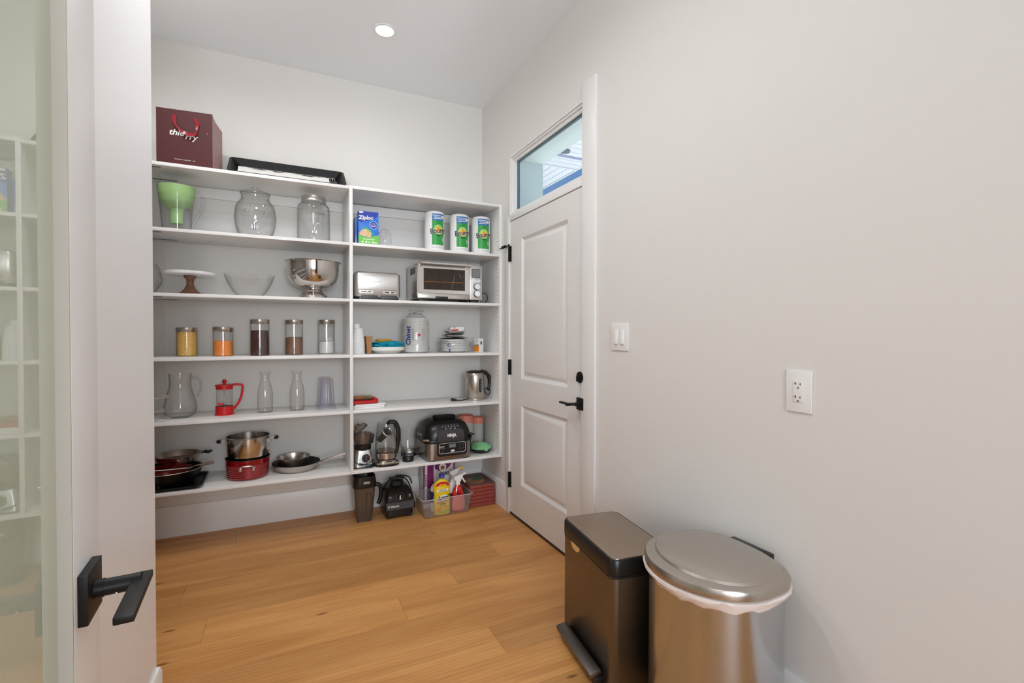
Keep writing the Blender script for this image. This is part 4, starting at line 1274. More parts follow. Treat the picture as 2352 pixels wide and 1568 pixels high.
for i, (x, y, w_, d_, z0, m_, lab) in enumerate(((1.105, 3.30, .19, .13, .096, 'inkblack', 'flat dark food packet on the white plate, lower one'), (1.112, 3.305, .15, .11, .112, 'palelabel', 'silver-white food packet in the middle of the pile'),
                                     (1.115, 3.305, .14, .11, .126, 'grey2', 'dark crinkled packet under the black tray'))):
    bb = B(); n_ = 14
    def pk(u, v, w_=w_, d_=d_, s_=1, i=i): return (u, v, s_ * .006 * max(0, 1 - (2 * u / w_) ** 4) * max(0, 1 - (2 * v / d_) ** 4) + .004 * noise.noise(Vector((u * 24, v * 24, i))))
    for s_ in (1, -1):
        bb.grid(w_, d_, n_, 10, lambda u, v, s_=s_: pk(u, v, s_=s_))
    o = obj('food_packet', bb, m_, None, normals=False); o.location = (x, y, Z[3] + z0 + .004); o.rotation_euler = (0, radians((-2, 3, -3)[i]), radians(5 - 9 * i))
    tag(o, lab, 'packet', 'packets piled on the plates')
t = thing('food_tray', 'shallow black tray with curled corners on the pile of packets', 'tray', (1.120, 3.305, Z[3] + .138))
bb = B(); bb.loft([rr(.10, .08, .012, 0), rr(.145, .115, .018, .014), rr(.150, .120, .018, .0145), rr(.098, .078, .012, .0015)]); obj('tray', bb, 'palelabel', t)
t = thing('seasoning_packet', 'cream and red paper packet lying on top of the pile', 'packet', (1.128, 3.300, Z[3] + .1485), radians(-4))
bb = B(); bb.box((0, 0, .018), (.100, .065, .034), .008, rot=R3(-4, 'Y')); obj('packet', bb, 'paper', t)
bb = B(); bb.box((-.018, -.0335, .011), (.052, .0012, .010), 0, rot=R3(-4, 'Y')); obj('red_print', bb, 'redlabel', t)
text('Oil', .014, 'inkblack', t, x=-.022, z=.027, y=-.0336)
t = thing('spice_box', 'small white and orange carton standing alone near the side panel', 'box', (1.304, 3.300, Z[3]), radians(-64))
bb = B(); bb.b6(-.024, .024, -.024, .024, 0, .100, .001); obj('carton', bb, 'paper', t)
bb = B(); bb.plate([(-.023, .004), (.023, .004), (.023, .044), (.008, .052), (-.023, .046)], -.0242); obj('food_picture', bb, 'labelorange', t)
text('Curry', .018, 'inkblack', t, x=0, z=.052, y=-.0252, shear=.3); 
for j in range(3):
    bb = B(); bb.box((0, -.0244, .088 - j * .007), (.026 - .006 * j, .0006, .0022)); obj('small_print', bb, 'grey', t)
bb = B()
for j in range(7): bb.box((.0144 - .024 * 0 - .0, -.0246, .066) if False else (.0243, -.010 + j * .0028, .066), (.0006, .0013 + .0005 * (j % 2), .022))
obj('barcode', bb, 'inkblack', t)

# ---- fifth shelf right
for k in range(3):
    bb = B(); bb.b6(-.095, .095, -.085, .085, 0, .0085, .002)
    o = obj('booklet', bb, 'book'); o.location = (.500 + .004 * k, 3.265 + .004 * k, Z[4] + k * .0090); o.rotation_euler = (0, 0, radians((1, -3, 2)[k]))
    tag(o, ('lowest', 'middle', 'top')[k] + ' white folded sheet set under the red fabric bag', 'booklet', 'white sheets under the red bag')
t = thing('fabric_bag', 'folded red fabric bag with a food-print pot holder on it', 'bag', (.480, 3.262, Z[4] + .0275))
bb = B(); rings = []
for k, (sx, z) in enumerate(((.90, 0), (1.0, .006), (.99, .018), (.90, .026))):
    rings.append([Vector((p.x, p.y + .004 * noise.noise(Vector((p.x * 30, p.y * 30, k))), z + (.003 * noise.noise(Vector((p.x * 25, 5, k))) if k > 1 else 0))) for p in rr(.165 * sx, .145 * sx, .02, z, 5)])
bb.loft(rings); obj('bag_body', bb, 'redbag', t)
bb = B(); bb.box((.060, .0, .029), (.045, .12, .010), .004, rot=R3(18, 'Y')); obj('flap', bb, 'redbag', t)
t = thing('pot_holder', 'colourful food-print pot holder with black edge lying on the red bag', 'pot holder', (.462, 3.255, Z[4] + .0555))
bb = B(); bb.loft([rr(.125, .125, .03, 0), rr(.145, .135, .034, .003), rr(.145, .135, .034, .007), rr(.12, .12, .03, .013), rr(.06, .06, .02, .017)]); obj('pad', bb, 'pizza', t)
bb = B(); bb.tube([(p.x, p.y, .004) for p in rr(.147, .137, .034, 0, 5)], .0042, 8, closed=True); obj('edging', bb, 'black', t)

t = thing('electric_kettle', 'brushed steel electric kettle with black handle and water gauge', 'kettle', (1.266, 3.285, Z[4]))
bb = B(); bb.lathe([(.072, 0), (.073, .003), (.073, .016), (.071, .018)], 48); obj('power_base', bb, 'steelh', t)
bb = B(); bb.lathe([(.0715, .0185), (.0725, .020), (.0675, .175), (.064, .196), (.062, .198)], 56); obj('body', bb, 'steelh', t)
bb = B(); bb.loft([[(-.062, -.016, .188), (-.062, .016, .188), (-.066, 0, .150)], [(-.088, -.006, .188), (-.088, .006, .188), (-.080, 0, .172)]]); obj('spout', bb, 'steel', t)
bb = B(); bb.lathe([(.063, .198), (.058, .206), (.035, .213), (.005, .215)], 44); obj('lid', bb, 'black', t)
bb = B(); bb.tube(spline([(.045, 0, .204), (.078, 0, .198), (.108, 0, .170), (.118, 0, .130), (.112, 0, .085), (.100, 0, .062)], 6), [.013] * 8 + [.0125] * 12 + [.010] * 11, 14, flat=1.1); obj('handle', bb, 'black', t)
bb = B(); bb.plate([(x_ + .018, z_ + .108) for x_, z_ in rrect2(.018, .100, .009)], -.0010); bb.wrapy(.0700); g_ = obj('water_gauge', bb, 'black', t)
bb = B()
for k in range(6): bb.box((.018, -.0030, .075 + k * .014), (.006, .0005, .002))
bb.wrapy(.0700); obj('gauge_marks', bb, 'ink', g_)
loop_cord([(-.068, -.01, .010), (-.095, -.025, .006), (-.125, -.03, .0045), (-.150, -.03, .006)], .0035, 'power_cord', t)
bb = B(); bb.tube([(-.148, -.03, .007), (-.165, -.028, .011), (-.190, -.026, .015)], [.008, .012, .013], 12, flat=.8); pg_ = obj('plug', bb, 'black', t)
bb = B(); bb.box((-.199, -.031, .017), (.016, .0015, .005)); bb.box((-.199, -.020, .016), (.016, .0015, .005)); obj('prong', bb, 'steel', pg_)
loop_cord([(.072, .0, .080), (.090, -.01, .078), (.116, -.015, .066), (.102, -.02, .030), (.082, -.015, .045), (.074, 0, .075)], .0032, 'cord_loop', t)
# ================================================================== sixth shelf right: small appliances
t = thing('food_processor', 'small food processor with steel base, round black dial and open smoky bowl', 'food processor', (.4660, 3.225, Z[5]))
bb = B(); bb.loft([[Vector((p.x, p.y, p.z)) for p in rr(w_, w_ * .95, .022, z, 5)] for w_, z in ((.124, 0), (.122, .008), (.118, .010), (.094, .108), (.090, .112))]); obj('base', bb, 'satin', t)
bb = B(); bb.loft([rr(.130, .128, .024, 0, 5), rr(.130, .128, .024, .008, 5)]); bb.box((.028, -.062, .011), (.05, .008, .010), .002); obj('foot_ring', bb, 'black', t)
bb = B(); bb.cyl((.012, -.058, .064), .0255, .010, 'Y', 36); dd = obj('dial', bb, 'black', t)
bb = B(); bb.box((.012, -.066, .064), (.012, .010, .036), .003); obj('dial_grip', bb, 'grey2', dd)
for k in range(7):
    a = radians(-60 + k * 50); bb = B(); bb.cyl((.012 + .0215 * sin(a), -.0636, .064 + .0215 * cos(a)), .0012, .001, 'Y', 8); obj('dial_mark', bb, 'ink', dd)
bb = B(); bb.lathe([(.047, .110), (.052, .116), (.053, .140), (.048, .143), (.040, .136), (.01, .134)], 40); obj('collar', bb, 'black', t)
bb = B(); bb.lathe(gl_profile([(.040, .144), (.046, .148), (.056, .175), (.059, .215)], .002), 40); obj('bowl', bb, 'smoke', t)
bb = B(); bb.box((.056, .0, .176), (.024, .030, .062), .006, rot=R3(10, 'Y')); obj('bowl_handle', bb, 'black', t)
bb = B(); bb.lathe([(.018, .145), (.017, .165), (.013, .200), (.011, .206)], 24); bb.cyl((0, 0, .215), .003, .022, seg=10); obj('blade_hub', bb, 'frost', t)
bb = B(); bb.tube(spline([(-.055, -.03, .036), (0, -.070, .028), (.05, -.068, .020), (.064, -.03, .020)], 8), .003, 8); bb.tube(spline([(-.060, -.03, .046), (-.02, -.068, .026), (.04, -.070, .040), (.062, -.03, .048)], 8), .003, 8); obj('power_cord', bb, 'rubber', t)
t = thing('processor_lid', 'smoky plastic lid tilted on top of the food processor bowl', 'lid', (.4495, 3.225, Z[5] + .240), rot=(0, radians(-40), 0))
bb = B(); bb.lathe([(.050, 0), (.052, 0), (.052, .010), (.040, .018), (.020, .020), (.018, .038), (.016, .038), (.016, .020)], 36, cap0=False, cap1=False); obj('lid_shell', bb, 'smoke', t)
bb = B(); bb.b6(-.052, .052, -.014, .014, -.012, -.001, .004); obj('lid_tab', bb, 'black', t)

t = thing('tea_maker', 'glass electric tea kettle with hanging steel tea basket on a silver base', 'tea maker', (.612, 3.215, Z[5]))
bb = B(); bb.loft([rr(.152, .150, .05, 0, 8), rr(.160, .158, .055, .004, 8), rr(.160, .158, .055, .014, 8), rr(.150, .148, .05, .018, 8)]); obj('base_plate', bb, 'black', t)
bb = B(); bb.loft([rr(.156, .154, .052, .012, 8), rr(.157, .155, .052, .022, 8), rr(.130, .128, .05, .038, 8), rr(.10, .10, .045, .042, 8)]); b_ = obj('power_base', bb, 'steel', t)
for k, x_ in enumerate((-.036, -.020, .030, .044)):
    bb = B(); bb.sphere((x_, -.0705, .029 - .0 * k), (.0042, .003, .0042), 12); obj('button', bb, 'chrome', b_)
bb = B(); bb.box((.006, -.0705, .030), (.036, .003, .006), .001, rot=R3(35, 'X')); obj('display', bb, 'blackm', b_)
bb = B(); bb.lathe([(.060, .042), (.068, .046), (.069, .078), (.067, .080)], 48); obj('heater_band', bb, 'steelh', t)
bb = B(); bb.lathe(gl_profile([(.066, .079), (.069, .090), (.069, .13), (.062, .20), (.056, .262), (.055, .272)], .0025), 48); obj('glass_jug', bb, 'glass', t)
bb = B(); bb.tube(spline([(.012, .01, .262), (.030, .0, .276), (.060, .0, .268), (.078, .0, .230), (.082, .0, .17), (.076, .0, .10), (.066, .0, .066)], 6), [.010] * 10 + [.012] * 17 + [.009] * 10, 12, flat=1.3); obj('handle', bb, 'black', t)
bb = B(); bb.lathe([(.020, -.10), (.022, -.098), (.0255, -.01), (.034, -.004), (.035, .003), (.028, .004), (.025, -.005), (.021, -.09)], 36, (.006, -.014, .215), rot=R3(48, 'X') @ R3(22, 'Y'), cap1=False); tb_ = obj('tea_basket', bb, 'steelh', t)
bb = B(); bb.tube([Vector((.006, -.014, .215)) + (R3(48, 'X') @ R3(22, 'Y')) @ Vector((.034 * cos(2 * pi * k / 32), .034 * sin(2 * pi * k / 32), .001)) for k in range(32)], .0048, 8, closed=True); obj('basket_ring', bb, 'chrome', tb_)
bb = B()
for k in range(7): bb.box((.040, -.0008, .094 + k * .0125), (.006, .0005, .0022))
bb.wrapy(.0695); obj('level_marks', bb, 'ink', t)
bb = B(); bb.lathe([(.064, .082), (.064, .094), (.01, .094)], 36); obj('stained_bottom', bb, 'smoke', t)

t = thing('blender_jar', 'thick glass blender jug with handle on a black screw base', 'blender jug', (.762, 3.225, Z[5]))
bb = B(); bb.lathe([(.036, 0), (.038, .003), (.037, .030), (.033, .036)], 36); obj('screw_base', bb, 'black', t)
bb = B(); bb.lathe(gl_profile([(.033, .036), (.036, .042), (.046, .078), (.055, .115), (.058, .150), (.061, .226)], .0045), 44); obj('glass_jug', bb, 'glass', t)
bb = B(); bb.tube(spline([(.050, -.022, .178), (.070, -.030, .182), (.080, -.034, .165), (.076, -.034, .110), (.066, -.032, .070), (.044, -.022, .062)], 6), .0075, 10, flat=1.5); obj('handle', bb, 'solidglass', t)
for k in (0, 1):
    bb = B()
    for j in range(3): bb.box((-.010 + j * .012, -.0006, .105 + k * .020), (.006, .0005, .0022))
    bb.wrapy(.0555); obj('level_marks', bb, 'ink', t)
t = thing('chopper_base', 'small black and silver appliance base behind the glass blender jug', 'appliance base', (.806, 3.385, Z[5]))
bb = B(); bb.lathe([(.052, 0), (.056, .004), (.056, .022), (.052, .026)], 36); obj('foot', bb, 'black', t)
bb = B(); bb.lathe([(.050, .026), (.048, .040), (.040, .052), (.01, .054)], 36); obj('housing', bb, 'steelh', t)

# ---- black indoor grill
t = thing('indoor_grill', 'large black and steel countertop grill with domed lid and control panel', 'grill', (1.022, 3.272, Z[5]), radians(2))
def se(w, d, z, p=3.2, n=48, cy=0.0):
    out = []
    for k in range(n):
        a = 2 * pi * k / n
        c_, s_ = cos(a), sin(a)
        out.append(Vector((w / 2 * math.copysign(abs(c_) ** (2 / p), c_), cy + d / 2 * math.copysign(abs(s_) ** (2 / p), s_), z)))
    return out
bb = B(); bb.loft([se(.318, .290, .008, 7), se(.325, .296, .012, 7), se(.325, .298, .122, 7), se(.315, .288, .126, 7)]); bs = obj('base', bb, 'steelg', t)
for sx in (-.11, .11):
    bb = B(); bb.cyl((sx, -.11, .0045), .016, .009); bb.cyl((sx, .10, .0045), .016, .009); obj('foot', bb, 'rubber', t)
bb = B(); bb.loft([se(.345, .318, .122, 6), se(.350, .322, .130, 6), se(.345, .318, .142, 6)]); obj('gasket_ring', bb, 'black', t)
bb = B(); bb.loft([se(.330, .305, .140, 5), se(.335, .308, .168, 4.5), se(.318, .296, .205, 4), se(.282, .266, .238, 3.6), se(.225, .215, .258, 3.2), se(.13, .13, .266, 3)]); ld = obj('lid', bb, 'black', t, angle=60)
bb = B(); bb.loft([[(-.092, -.160, .128), (.092, -.160, .128), (.092, -.13, .128), (-.092, -.13, .128)], [(-.096, -.166, .150), (.096, -.166, .150), (.096, -.13, .150), (-.096, -.13, .150)],
                   [(-.090, -.163, .196), (.090, -.163, .196), (.090, -.13, .200), (-.090, -.13, .200)], [(-.074, -.146, .210), (.074, -.146, .210), (.074, -.12, .212), (-.074, -.12, .212)]]); hp = obj('lid_front', bb, 'grey2', t, angle=20)
bb = B(); bb.loft([rr(.150, .075, .022, .266, 5, 0, -.02), rr(.158, .082, .024, .282, 5, 0, -.02), rr(.150, .075, .022, .288, 5, 0, -.02)]); obj('vent_cap', bb, 'blackm', t)
text('NINJA', .028, 'ink', t, x=.004, z=.172, y=-.1655, bold=.0014, xs=.82, roty=0)
bb = B()
for k in range(6):
    bb.box((-.055 + k * .022, -.125, .2285), (.010, .001, .008)); bb.box((-.055 + k * .022, -.118, .2385), (.006, .001, .004))
for k in range(3): bb.box((-.032 + k * .032, -.134, .216), (.014, .001, .009))
for v in bb.bm.verts: v.co.y -= .0152
obj('printed_icons', bb, 'grey', t)
for s in (-1, 1):
    bb = B(); bb.loft([[(s * .150, -.15, .140), (s * .185, -.13, .140), (s * .185, -.06, .140), (s * .150, -.05, .140)], [(s * .150, -.15, .160), (s * .188, -.13, .158), (s * .188, -.06, .158), (s * .150, -.05, .162)]]); sh = obj('side_handle', bb, 'black', t)
    bb = B(); bb.box((s * .170, -.142, .149), (.042, .004, .012), .001, rot=R3(s * 30, 'Z')); obj('handle_trim', bb, 'steel', sh)
bb = B(); bb.plate([(x_, z_) for x_, z_ in rrect2(.215, .100, .022, .012, .082)], -.1475, .008); pn = obj('control_panel', bb, 'black', t)
bb = B(); bb.tube([(x_, -.1560, z_) for x_, z_ in rrect2(.190, .068, .014, .012, .086)], .0014, 6, closed=True); obj('panel_outline', bb, 'ink', pn)
bb = B(); bb.box((.012, -.1560, .100), (.046, .0012, .024)); obj('display', bb, 'lcd', pn)
bb = B(); bb.plate([(x_, z_) for x_, z_ in rrect2(.028, .013, .0064, .014, .066)], -.1556); obj('start_button', bb, 'ink', pn)
for (a_, c_) in ((.066, .102), (.092, .102), (.066, .078), (.092, .078), (-.060, .062)):
    bb = B(); bb.plate([(x_ + a_, z_ + c_) for x_, z_ in circ(.007, 16)], -.1556); obj('button', bb, 'grey2', pn)
bb = B()
for k in range(4): bb.box((-.074 + k * .009, -.1562, .086), (.003, .0006, .003))
bb.box((-.062, -.1562, .098), (.034, .0006, .004)); obj('panel_marks', bb, 'ink', pn)
loop_cord([(.155, .10, .12), (.185, .03, .135), (.198, -.02, .10), (.196, -.04, .045), (.178, -.06, .012), (.140, -.12, .004), (.10, -.16 + .02, .0035)], .004, 'power_cord', t)

t = thing('waffle_maker', 'mint green mini waffle maker with latch beside the black grill', 'waffle maker', (1.303, 3.262, Z[5]))
bb = B(); bb.lathe([(.056, 0), (.066, .006), (.074, .018), (.076, .028)], 44, sy=1.05); obj('lower_shell', bb, 'black', t)
bb = B(); bb.lathe([(.076, .029), (.0785, .034), (.0785, .042), (.070, .050), (.060, .056), (.040, .068), (.01, .072)], 48, sy=1.05); obj('upper_shell', bb, 'mint', t)
bb = B(); bb.box((.010, -.082, .034), (.024, .010, .026), .003); obj('latch', bb, 'mint', t)
bb = B(); bb.cyl((-.02, .01, .0705), .008, .003); obj('indicator_light', bb, 'redlabel', t)
for i, (x, y, r_, h_, lab) in enumerate(((1.235, 3.405, .060, .252, 'left and larger rolled bag roll with coral top band behind the waffle maker'), (1.335, 3.400, .043, .232, 'right slimmer rolled bag roll with coral top band behind the waffle maker'))):
    t = thing('bag_roll', lab, 'plastic roll', (x, y, Z[5]), group='rolls of clear plastic bags')
    bb = B(); bb.lathe([(r_ * .95, 0), (r_, .003), (r_ * 1.01, h_ * .55), (r_, h_ * .8), (r_ - .004, h_ * .8), (r_ - .004, .004)], 36); obj('roll', bb, 'frost', t)
    bb = B(); bb.lathe([(r_ * 1.0, h_ * .79), (r_ * 1.02, h_ * .79), (r_ * 1.0, h_), (r_ * .96, h_), (r_ * .96, h_ * .8)], 36, cap0=False, cap1=False); obj('coral_band', bb, 'orangefilm', t)
    bb = B()
    bb.tube(spline([(r_ * .8 * (1 - k / 26) * cos(k * .7), r_ * .8 * (1 - k / 26) * sin(k * .7), h_ - .004) for k in range(18)], 3), .0025, 6); obj('rolled_edge', bb, 'orangefilm', t)

# ================================================================== on the floor under the right bay
t = thing('blender_container', 'tall smoky blender container with black lid on the floor', 'blender container', (.478, 3.285, 0), radians(2))
bb = B(); bb.loft([rr(.094, .094, .016, 0, 5), rr(.096, .096, .016, .040, 5), rr(.088, .088, .014, .036, 5), rr(.086, .086, .014, .004, 5)], True, True); obj('foot', bb, 'smoke', t)
bb = B(); bb.loft([rr(.104, .104, .022, .034, 5), rr(.108, .108, .024, .045, 5), rr(.138, .138, .034, .225, 5), rr(.142, .142, .036, .235, 5), rr(.136, .136, .034, .233, 5), rr(.100, .100, .022, .048, 5)]); obj('jar', bb, 'smoke', t)
bb = B()
for sx in (-1, 1): bb.tube(spline([(sx * .014 + .022, -.0575, .07), (sx * .014 + .022, -.064, .15), (sx * .010 + .022, -.0675, .185), (.022, -.0685, .192)], 5), .0012, 6)
obj('mould_lines', bb, 'rubber', t)
bb = B(); bb.loft([rr(.148, .148, .04, .226, 6), rr(.152, .152, .042, .232, 6), rr(.150, .150, .042, .262, 6), rr(.138, .150, .042, .300, 6), rr(.128, .140, .04, .300, 6), rr(.128, .128, .04, .264, 6)]); obj('lid', bb, 'black', t, angle=30)
bb = B(); bb.plate(rrect2(.042, .015, .006, .008, .262, 4), -.0752, .0008); obj('lid_plug', bb, 'frost', t)
bb = B(); bb.tube(spline([(.066, -.01, .222), (.092, -.012, .225), (.108, -.014, .205), (.112, -.014, .165), (.104, -.014, .120), (.092, -.014, .095)], 6), .011, 12, flat=1.2); obj('handle', bb, 'black', t)

t = thing('blender_motor_base', 'black blender motor base with speed dial on the floor', 'blender base', (.700, 3.305, 0), radians(1))
bb = B(); bb.loft([rr(.176, .190, .02, .014, 5), rr(.182, .200, .022, .020, 5), rr(.180, .198, .022, .085, 5), rr(.176, .190, .02, .150, 5), rr(.152, .150, .03, .188, 5, 0, .015), rr(.10, .10, .03, .196, 5, 0, .015)]); obj('housing', bb, 'black', t)
for sx in (-.066, .066):
    for sy in (-.075, .075):
        bb = B(); bb.box((sx, sy, .008), (.034, .034, .016), .004); obj('foot', bb, 'rubber', t)
bb = B(); bb.loft([[(-.088, -.108, .060), (.088, -.108, .060), (.088, -.09, .060), (-.088, -.09, .060)], [(-.090, -.112, .064), (.090, -.112, .064), (.090, -.09, .064), (-.090, -.09, .064)], [(-.092, -.106, .108), (.092, -.106, .108), (.092, -.09, .108), (-.092, -.09, .108)], [(-.086, -.098, .112), (.086, -.098, .112), (.086, -.09, .112), (-.086, -.09, .112)]]); np_ = obj('nameplate', bb, 'grey2', t)
text('Vitamix', .0185, 'ink', t, x=-.036, z=.086, y=-.1105, bold=.0004)
bb = B(); bb.tube([(-.076 + .0055 * cos(2 * pi * k / 16), -.1105, .086 + .0055 * sin(2 * pi * k / 16)) for k in range(16)], .0013, 6, closed=True); obj('emblem', bb, 'ink', np_)
bb = B(); bb.cyl((0, -.101, .142), .019, .010, 'Y', 30); kd = obj('speed_dial', bb, 'black', t)
bb = B(); bb.loft([[(-.005, -.112, .128), (.005, -.112, .128), (.002, -.112, .155), (-.002, -.112, .155)], [(-.005, -.106, .128), (.005, -.106, .128), (.002, -.106, .155), (-.002, -.106, .155)]]); obj('pointer', bb, 'ink', kd)
bb = B()
for k in range(11):
    a = radians(-140 + k * 28); bb.cyl((.025 * sin(a), -.0975, .142 + .025 * cos(a)), .0014, .002, 'Y', 8)
obj('dial_marks', bb, 'tan', kd)
for sx in (-.064, .066):
    bb = B(); bb.box((sx, -.098, .140), (.020, .006, .026), .002); sw = obj('switch', bb, 'grey2', t)
    bb = B(); bb.box((sx, -.1014, .146), (.012, .0008, .002)); obj('switch_mark', bb, 'ink', sw)
bb = B(); bb.loft([rr(.075, .075, .02, .190, 5, 0, .015), rr(.072, .072, .02, .222, 5, 0, .015), rr(.05, .05, .016, .222, 5, 0, .015), rr(.05, .05, .016, .198, 5, 0, .015)]); obj('jar_seat', bb, 'rubber', t)
for sx in (-.040, .040):
    bb = B(); bb.box((sx, .012, .214), (.016, .024, .05), .004); obj('seat_post', bb, 'black', t)
bb = B(); bb.box((0, .012, .243), (.098, .022, .010), .003); obj('carry_bar', bb, 'black', t)
loop_cord([(-.088, .02, .16), (-.078, .0, .200), (-.045, -.01, .242), (.0, -.015, .258), (.045, -.01, .246), (.078, -.02, .205), (.094, -.04, .15), (.104, -.045, .10), (.112, -.04, .06), (.116, -.035, .035)], .0045, 'power_cord', t)
loop_cord([(.0, .03, .250), (.05, .03, .246), (.095, .025, .228), (.112, .02, .185)], .0045, 'power_cord', t)

# ---- clear bin with bottles
t = thing('storage_bin', 'shallow clear plastic bin on the floor holding cleaning bottles', 'bin', (.999, 3.205, 0), radians(2))
bb = B(); bb.loft([rr(.300, .170, .012, 0, 4), rr(.318, .188, .014, .012, 4), rr(.352, .218, .016, .127, 4), rr(.362, .228, .018, .127, 4), rr(.362, .228, .018, .131, 4), rr(.348, .214, .016, .130, 4), rr(.314, .184, .014, .014, 4), rr(.296, .166, .012, .003, 4)]); obj('tub', bb, 'binplastic', t)
bb = B(); bb.tube([(p.x, p.y, .1295) for p in rr(.362, .228, .018, 0, 4)], .0024, 6, closed=True); obj('rim', bb, 'frost', t)
def bottle_spray(label, x, y, rz, body, head_m, lab1, w_=.042, d_=.03, h_=.158, zb=.0035, pale=True):
    t = thing('spray_bottle', label, 'spray bottle', (x, y, zb), rz); t.scale = (1.1, 1.05, 1.14)
    bb = B(); rings = []
    for q, z in ((.93, 0), (1, .004), (1.0, .05), (.92, .085), (.78, .11), (.62, .135), (.40, .150), (.34, .158)):
        rings.append([Vector((w_ * q * cos(2 * pi * k / 32), d_ * (q if q > .5 else q * 1.1) * sin(2 * pi * k / 32), z / .158 * h_)) for k in range(32)])
    bb.loft(rings); obj('body', bb, body, t)
    bb = B(); bb.lathe([(.0145, h_), (.0150, h_ + .014), (.012, h_ + .018)], 24)
    bb.loft([[(-.012, -.010, h_ + .017), (.014, -.010, h_ + .017), (.014, .010, h_ + .017), (-.012, .010, h_ + .017)],
             [(-.030, -.011, h_ + .038), (.024, -.011, h_ + .042), (.024, .011, h_ + .042), (-.030, .011, h_ + .038)],
             [(-.024, -.009, h_ + .050), (.042, -.008, h_ + .066), (.042, .008, h_ + .066), (-.024, .009, h_ + .050)]])
    bb.cyl((.044, 0, h_ + .061), .0085, .014, 'X', 18)
    sh = obj('spray_head', bb, head_m, t, angle=30)
    bb = B(); bb.tube(spline([(.026, 0, h_ + .046), (.034, 0, h_ + .030), (.044, 0, h_ + .014), (.050, 0, h_ + .008)], 5), .0032, 8, flat=1.6); obj('trigger', bb, head_m, sh)
    if pale:
        bb = B(); bb.loft([[(w_ * 1.012 * sin(a) * q, -d_ * 1.03 * cos(a), z) for a in [radians(-62 + 124 * k / 12) for k in range(13)]] for q, z in ((1, .010), (1, .05), (.93, .083), (.86, .095))], False, False, closed=False); obj('label', bb, lab1, t)
    return t
# big yellow bottle
t = thing('cleaner_bottle', 'tall yellow cleaner bottle with blue cap standing in the clear bin', 'bottle', (.975, 3.155, .0035), radians(-3)); t.scale = (1.13, 1.05, 1.13)
bb = B(); rings = []
for q, dq, z in ((.93, .9, 0), (1, 1, .005), (1.0, 1, .10), (.92, .92, .118), (1.0, .98, .130), (1.02, 1, .165), (.95, .95, .180), (.66, .8, .196), (.34, .5, .207), (.30, .45, .212)):
    rings.append([Vector((p.x, p.y, z)) for p in se(.100 * q, .052 * dq, z, 2.6, 40)])
bb.loft(rings); obj('body', bb, 'lysol', t, angle=50)
bb = B(); bb.lathe([(.0150, .212), (.0160, .214), (.0158, .222), (.015, .223)], 28); obj('collar', bb, 'lcd', t)
bb = B(); bb.lathe([(.0165, .2225), (.0165, .238), (.0150, .240), (.01, .2405)], 28); obj('cap', bb, 'blue', t)
bb = B(); bb.plate([(-.046, .172), (-.034, .190), (-.015, .199), (.015, .199), (.034, .190), (.046, .172), (.02, .177), (-.02, .177)], -.0255); obj('red_shoulder', bb, 'redlabel', t)
text('4X POWER', .0085, 'labelyellow', t, x=0, z=.182, y=-.0265, bold=.0004)
bb = B(); bb.plate([(-.036, .152), (.034, .158), (.034, .144), (-.036, .138)], -.0268); obj('white_label', bb, 'ink', t)
bb = B()
for k in range(3): bb.box((0, -.0277, .152 - k * .004), (.050 - .012 * (k == 1), .0004, .0012), rot=R3(-5, 'Y'))
obj('small_print', bb, 'inkblue', t)
bb = B(); bb.plate([(-.032, .086), (-.026, .108), (-.006, .120), (.018, .122), (.032, .114), (.034, .090), (.0, .082)], -.0268); obj('white_label', bb, 'ink', t)
text('Lysol', .032, 'inkblack', t, x=.002, z=.104, y=-.0280, shear=.30, bold=.0010, xs=.92, roty=radians(7))
bb = B(); bb.plate([(-.036, .074), (.030, .088), (.032, .084), (-.036, .069)], -.0268); obj('red_stripe', bb, 'redlabel', t)
text('POWER', .0105, 'inkblack', t, x=0, z=.066, y=-.0274, bold=.0004, roty=radians(3))
text('MULTI-SURFACE', .0062, 'grey', t, x=0, z=.052, y=-.0274, roty=radians(3))
bb = B(); bb.plate([(x_ - .022, z_ + .030) for x_, z_ in circ(.014, 20)], -.0268); obj('lemon_picture', bb, 'labelorange', t)
bb = B(); bb.plate([(x_ + .030, z_ + .060) for x_, z_ in circ(.010, 18, sx=.7)], -.0268); obj('lemon_picture', bb, 'labelyellow', t)
bb = B(); bb.plate([(-.04, .012), (.04, .018), (.04, .024), (-.01, .020)], -.0268); obj('leaf_picture', bb, 'lightgreen', t)
bottle_spray('red cleaner spray bottle with white trigger at the front right of the bin', 1.096, 3.168, radians(4), 'redliquid', 'white', 'pinklabel', .047, .028, .158)
t = bottle_spray('white and green spray bottle with a yellow nozzle at the back of the bin', 1.090, 3.245, radians(8), 'white', 'white', 'darkgreen', .050, .028, .175)
bb = B(); bb.cyl((.052, 0, .175 + .061), .0105, .020, 'X', 18); obj('nozzle', bb, 'labelyellow', t)
t = thing('cleaner_can', 'white and blue round bottle behind the yellow cleaner bottle', 'bottle', (.952, 3.235, .0035))
bb = B(); bb.lathe([(.030, 0), (.032, .003), (.032, .150), (.028, .166), (.020, .172), (.018, .182), (.006, .183)], 32); obj('body', bb, 'white', t)
bb = B(); bb.lathe([(.0323, .06), (.0325, .062), (.0325, .135), (.0323, .137)], 32, cap0=False, cap1=False); obj('label', bb, 'inkblue', t)

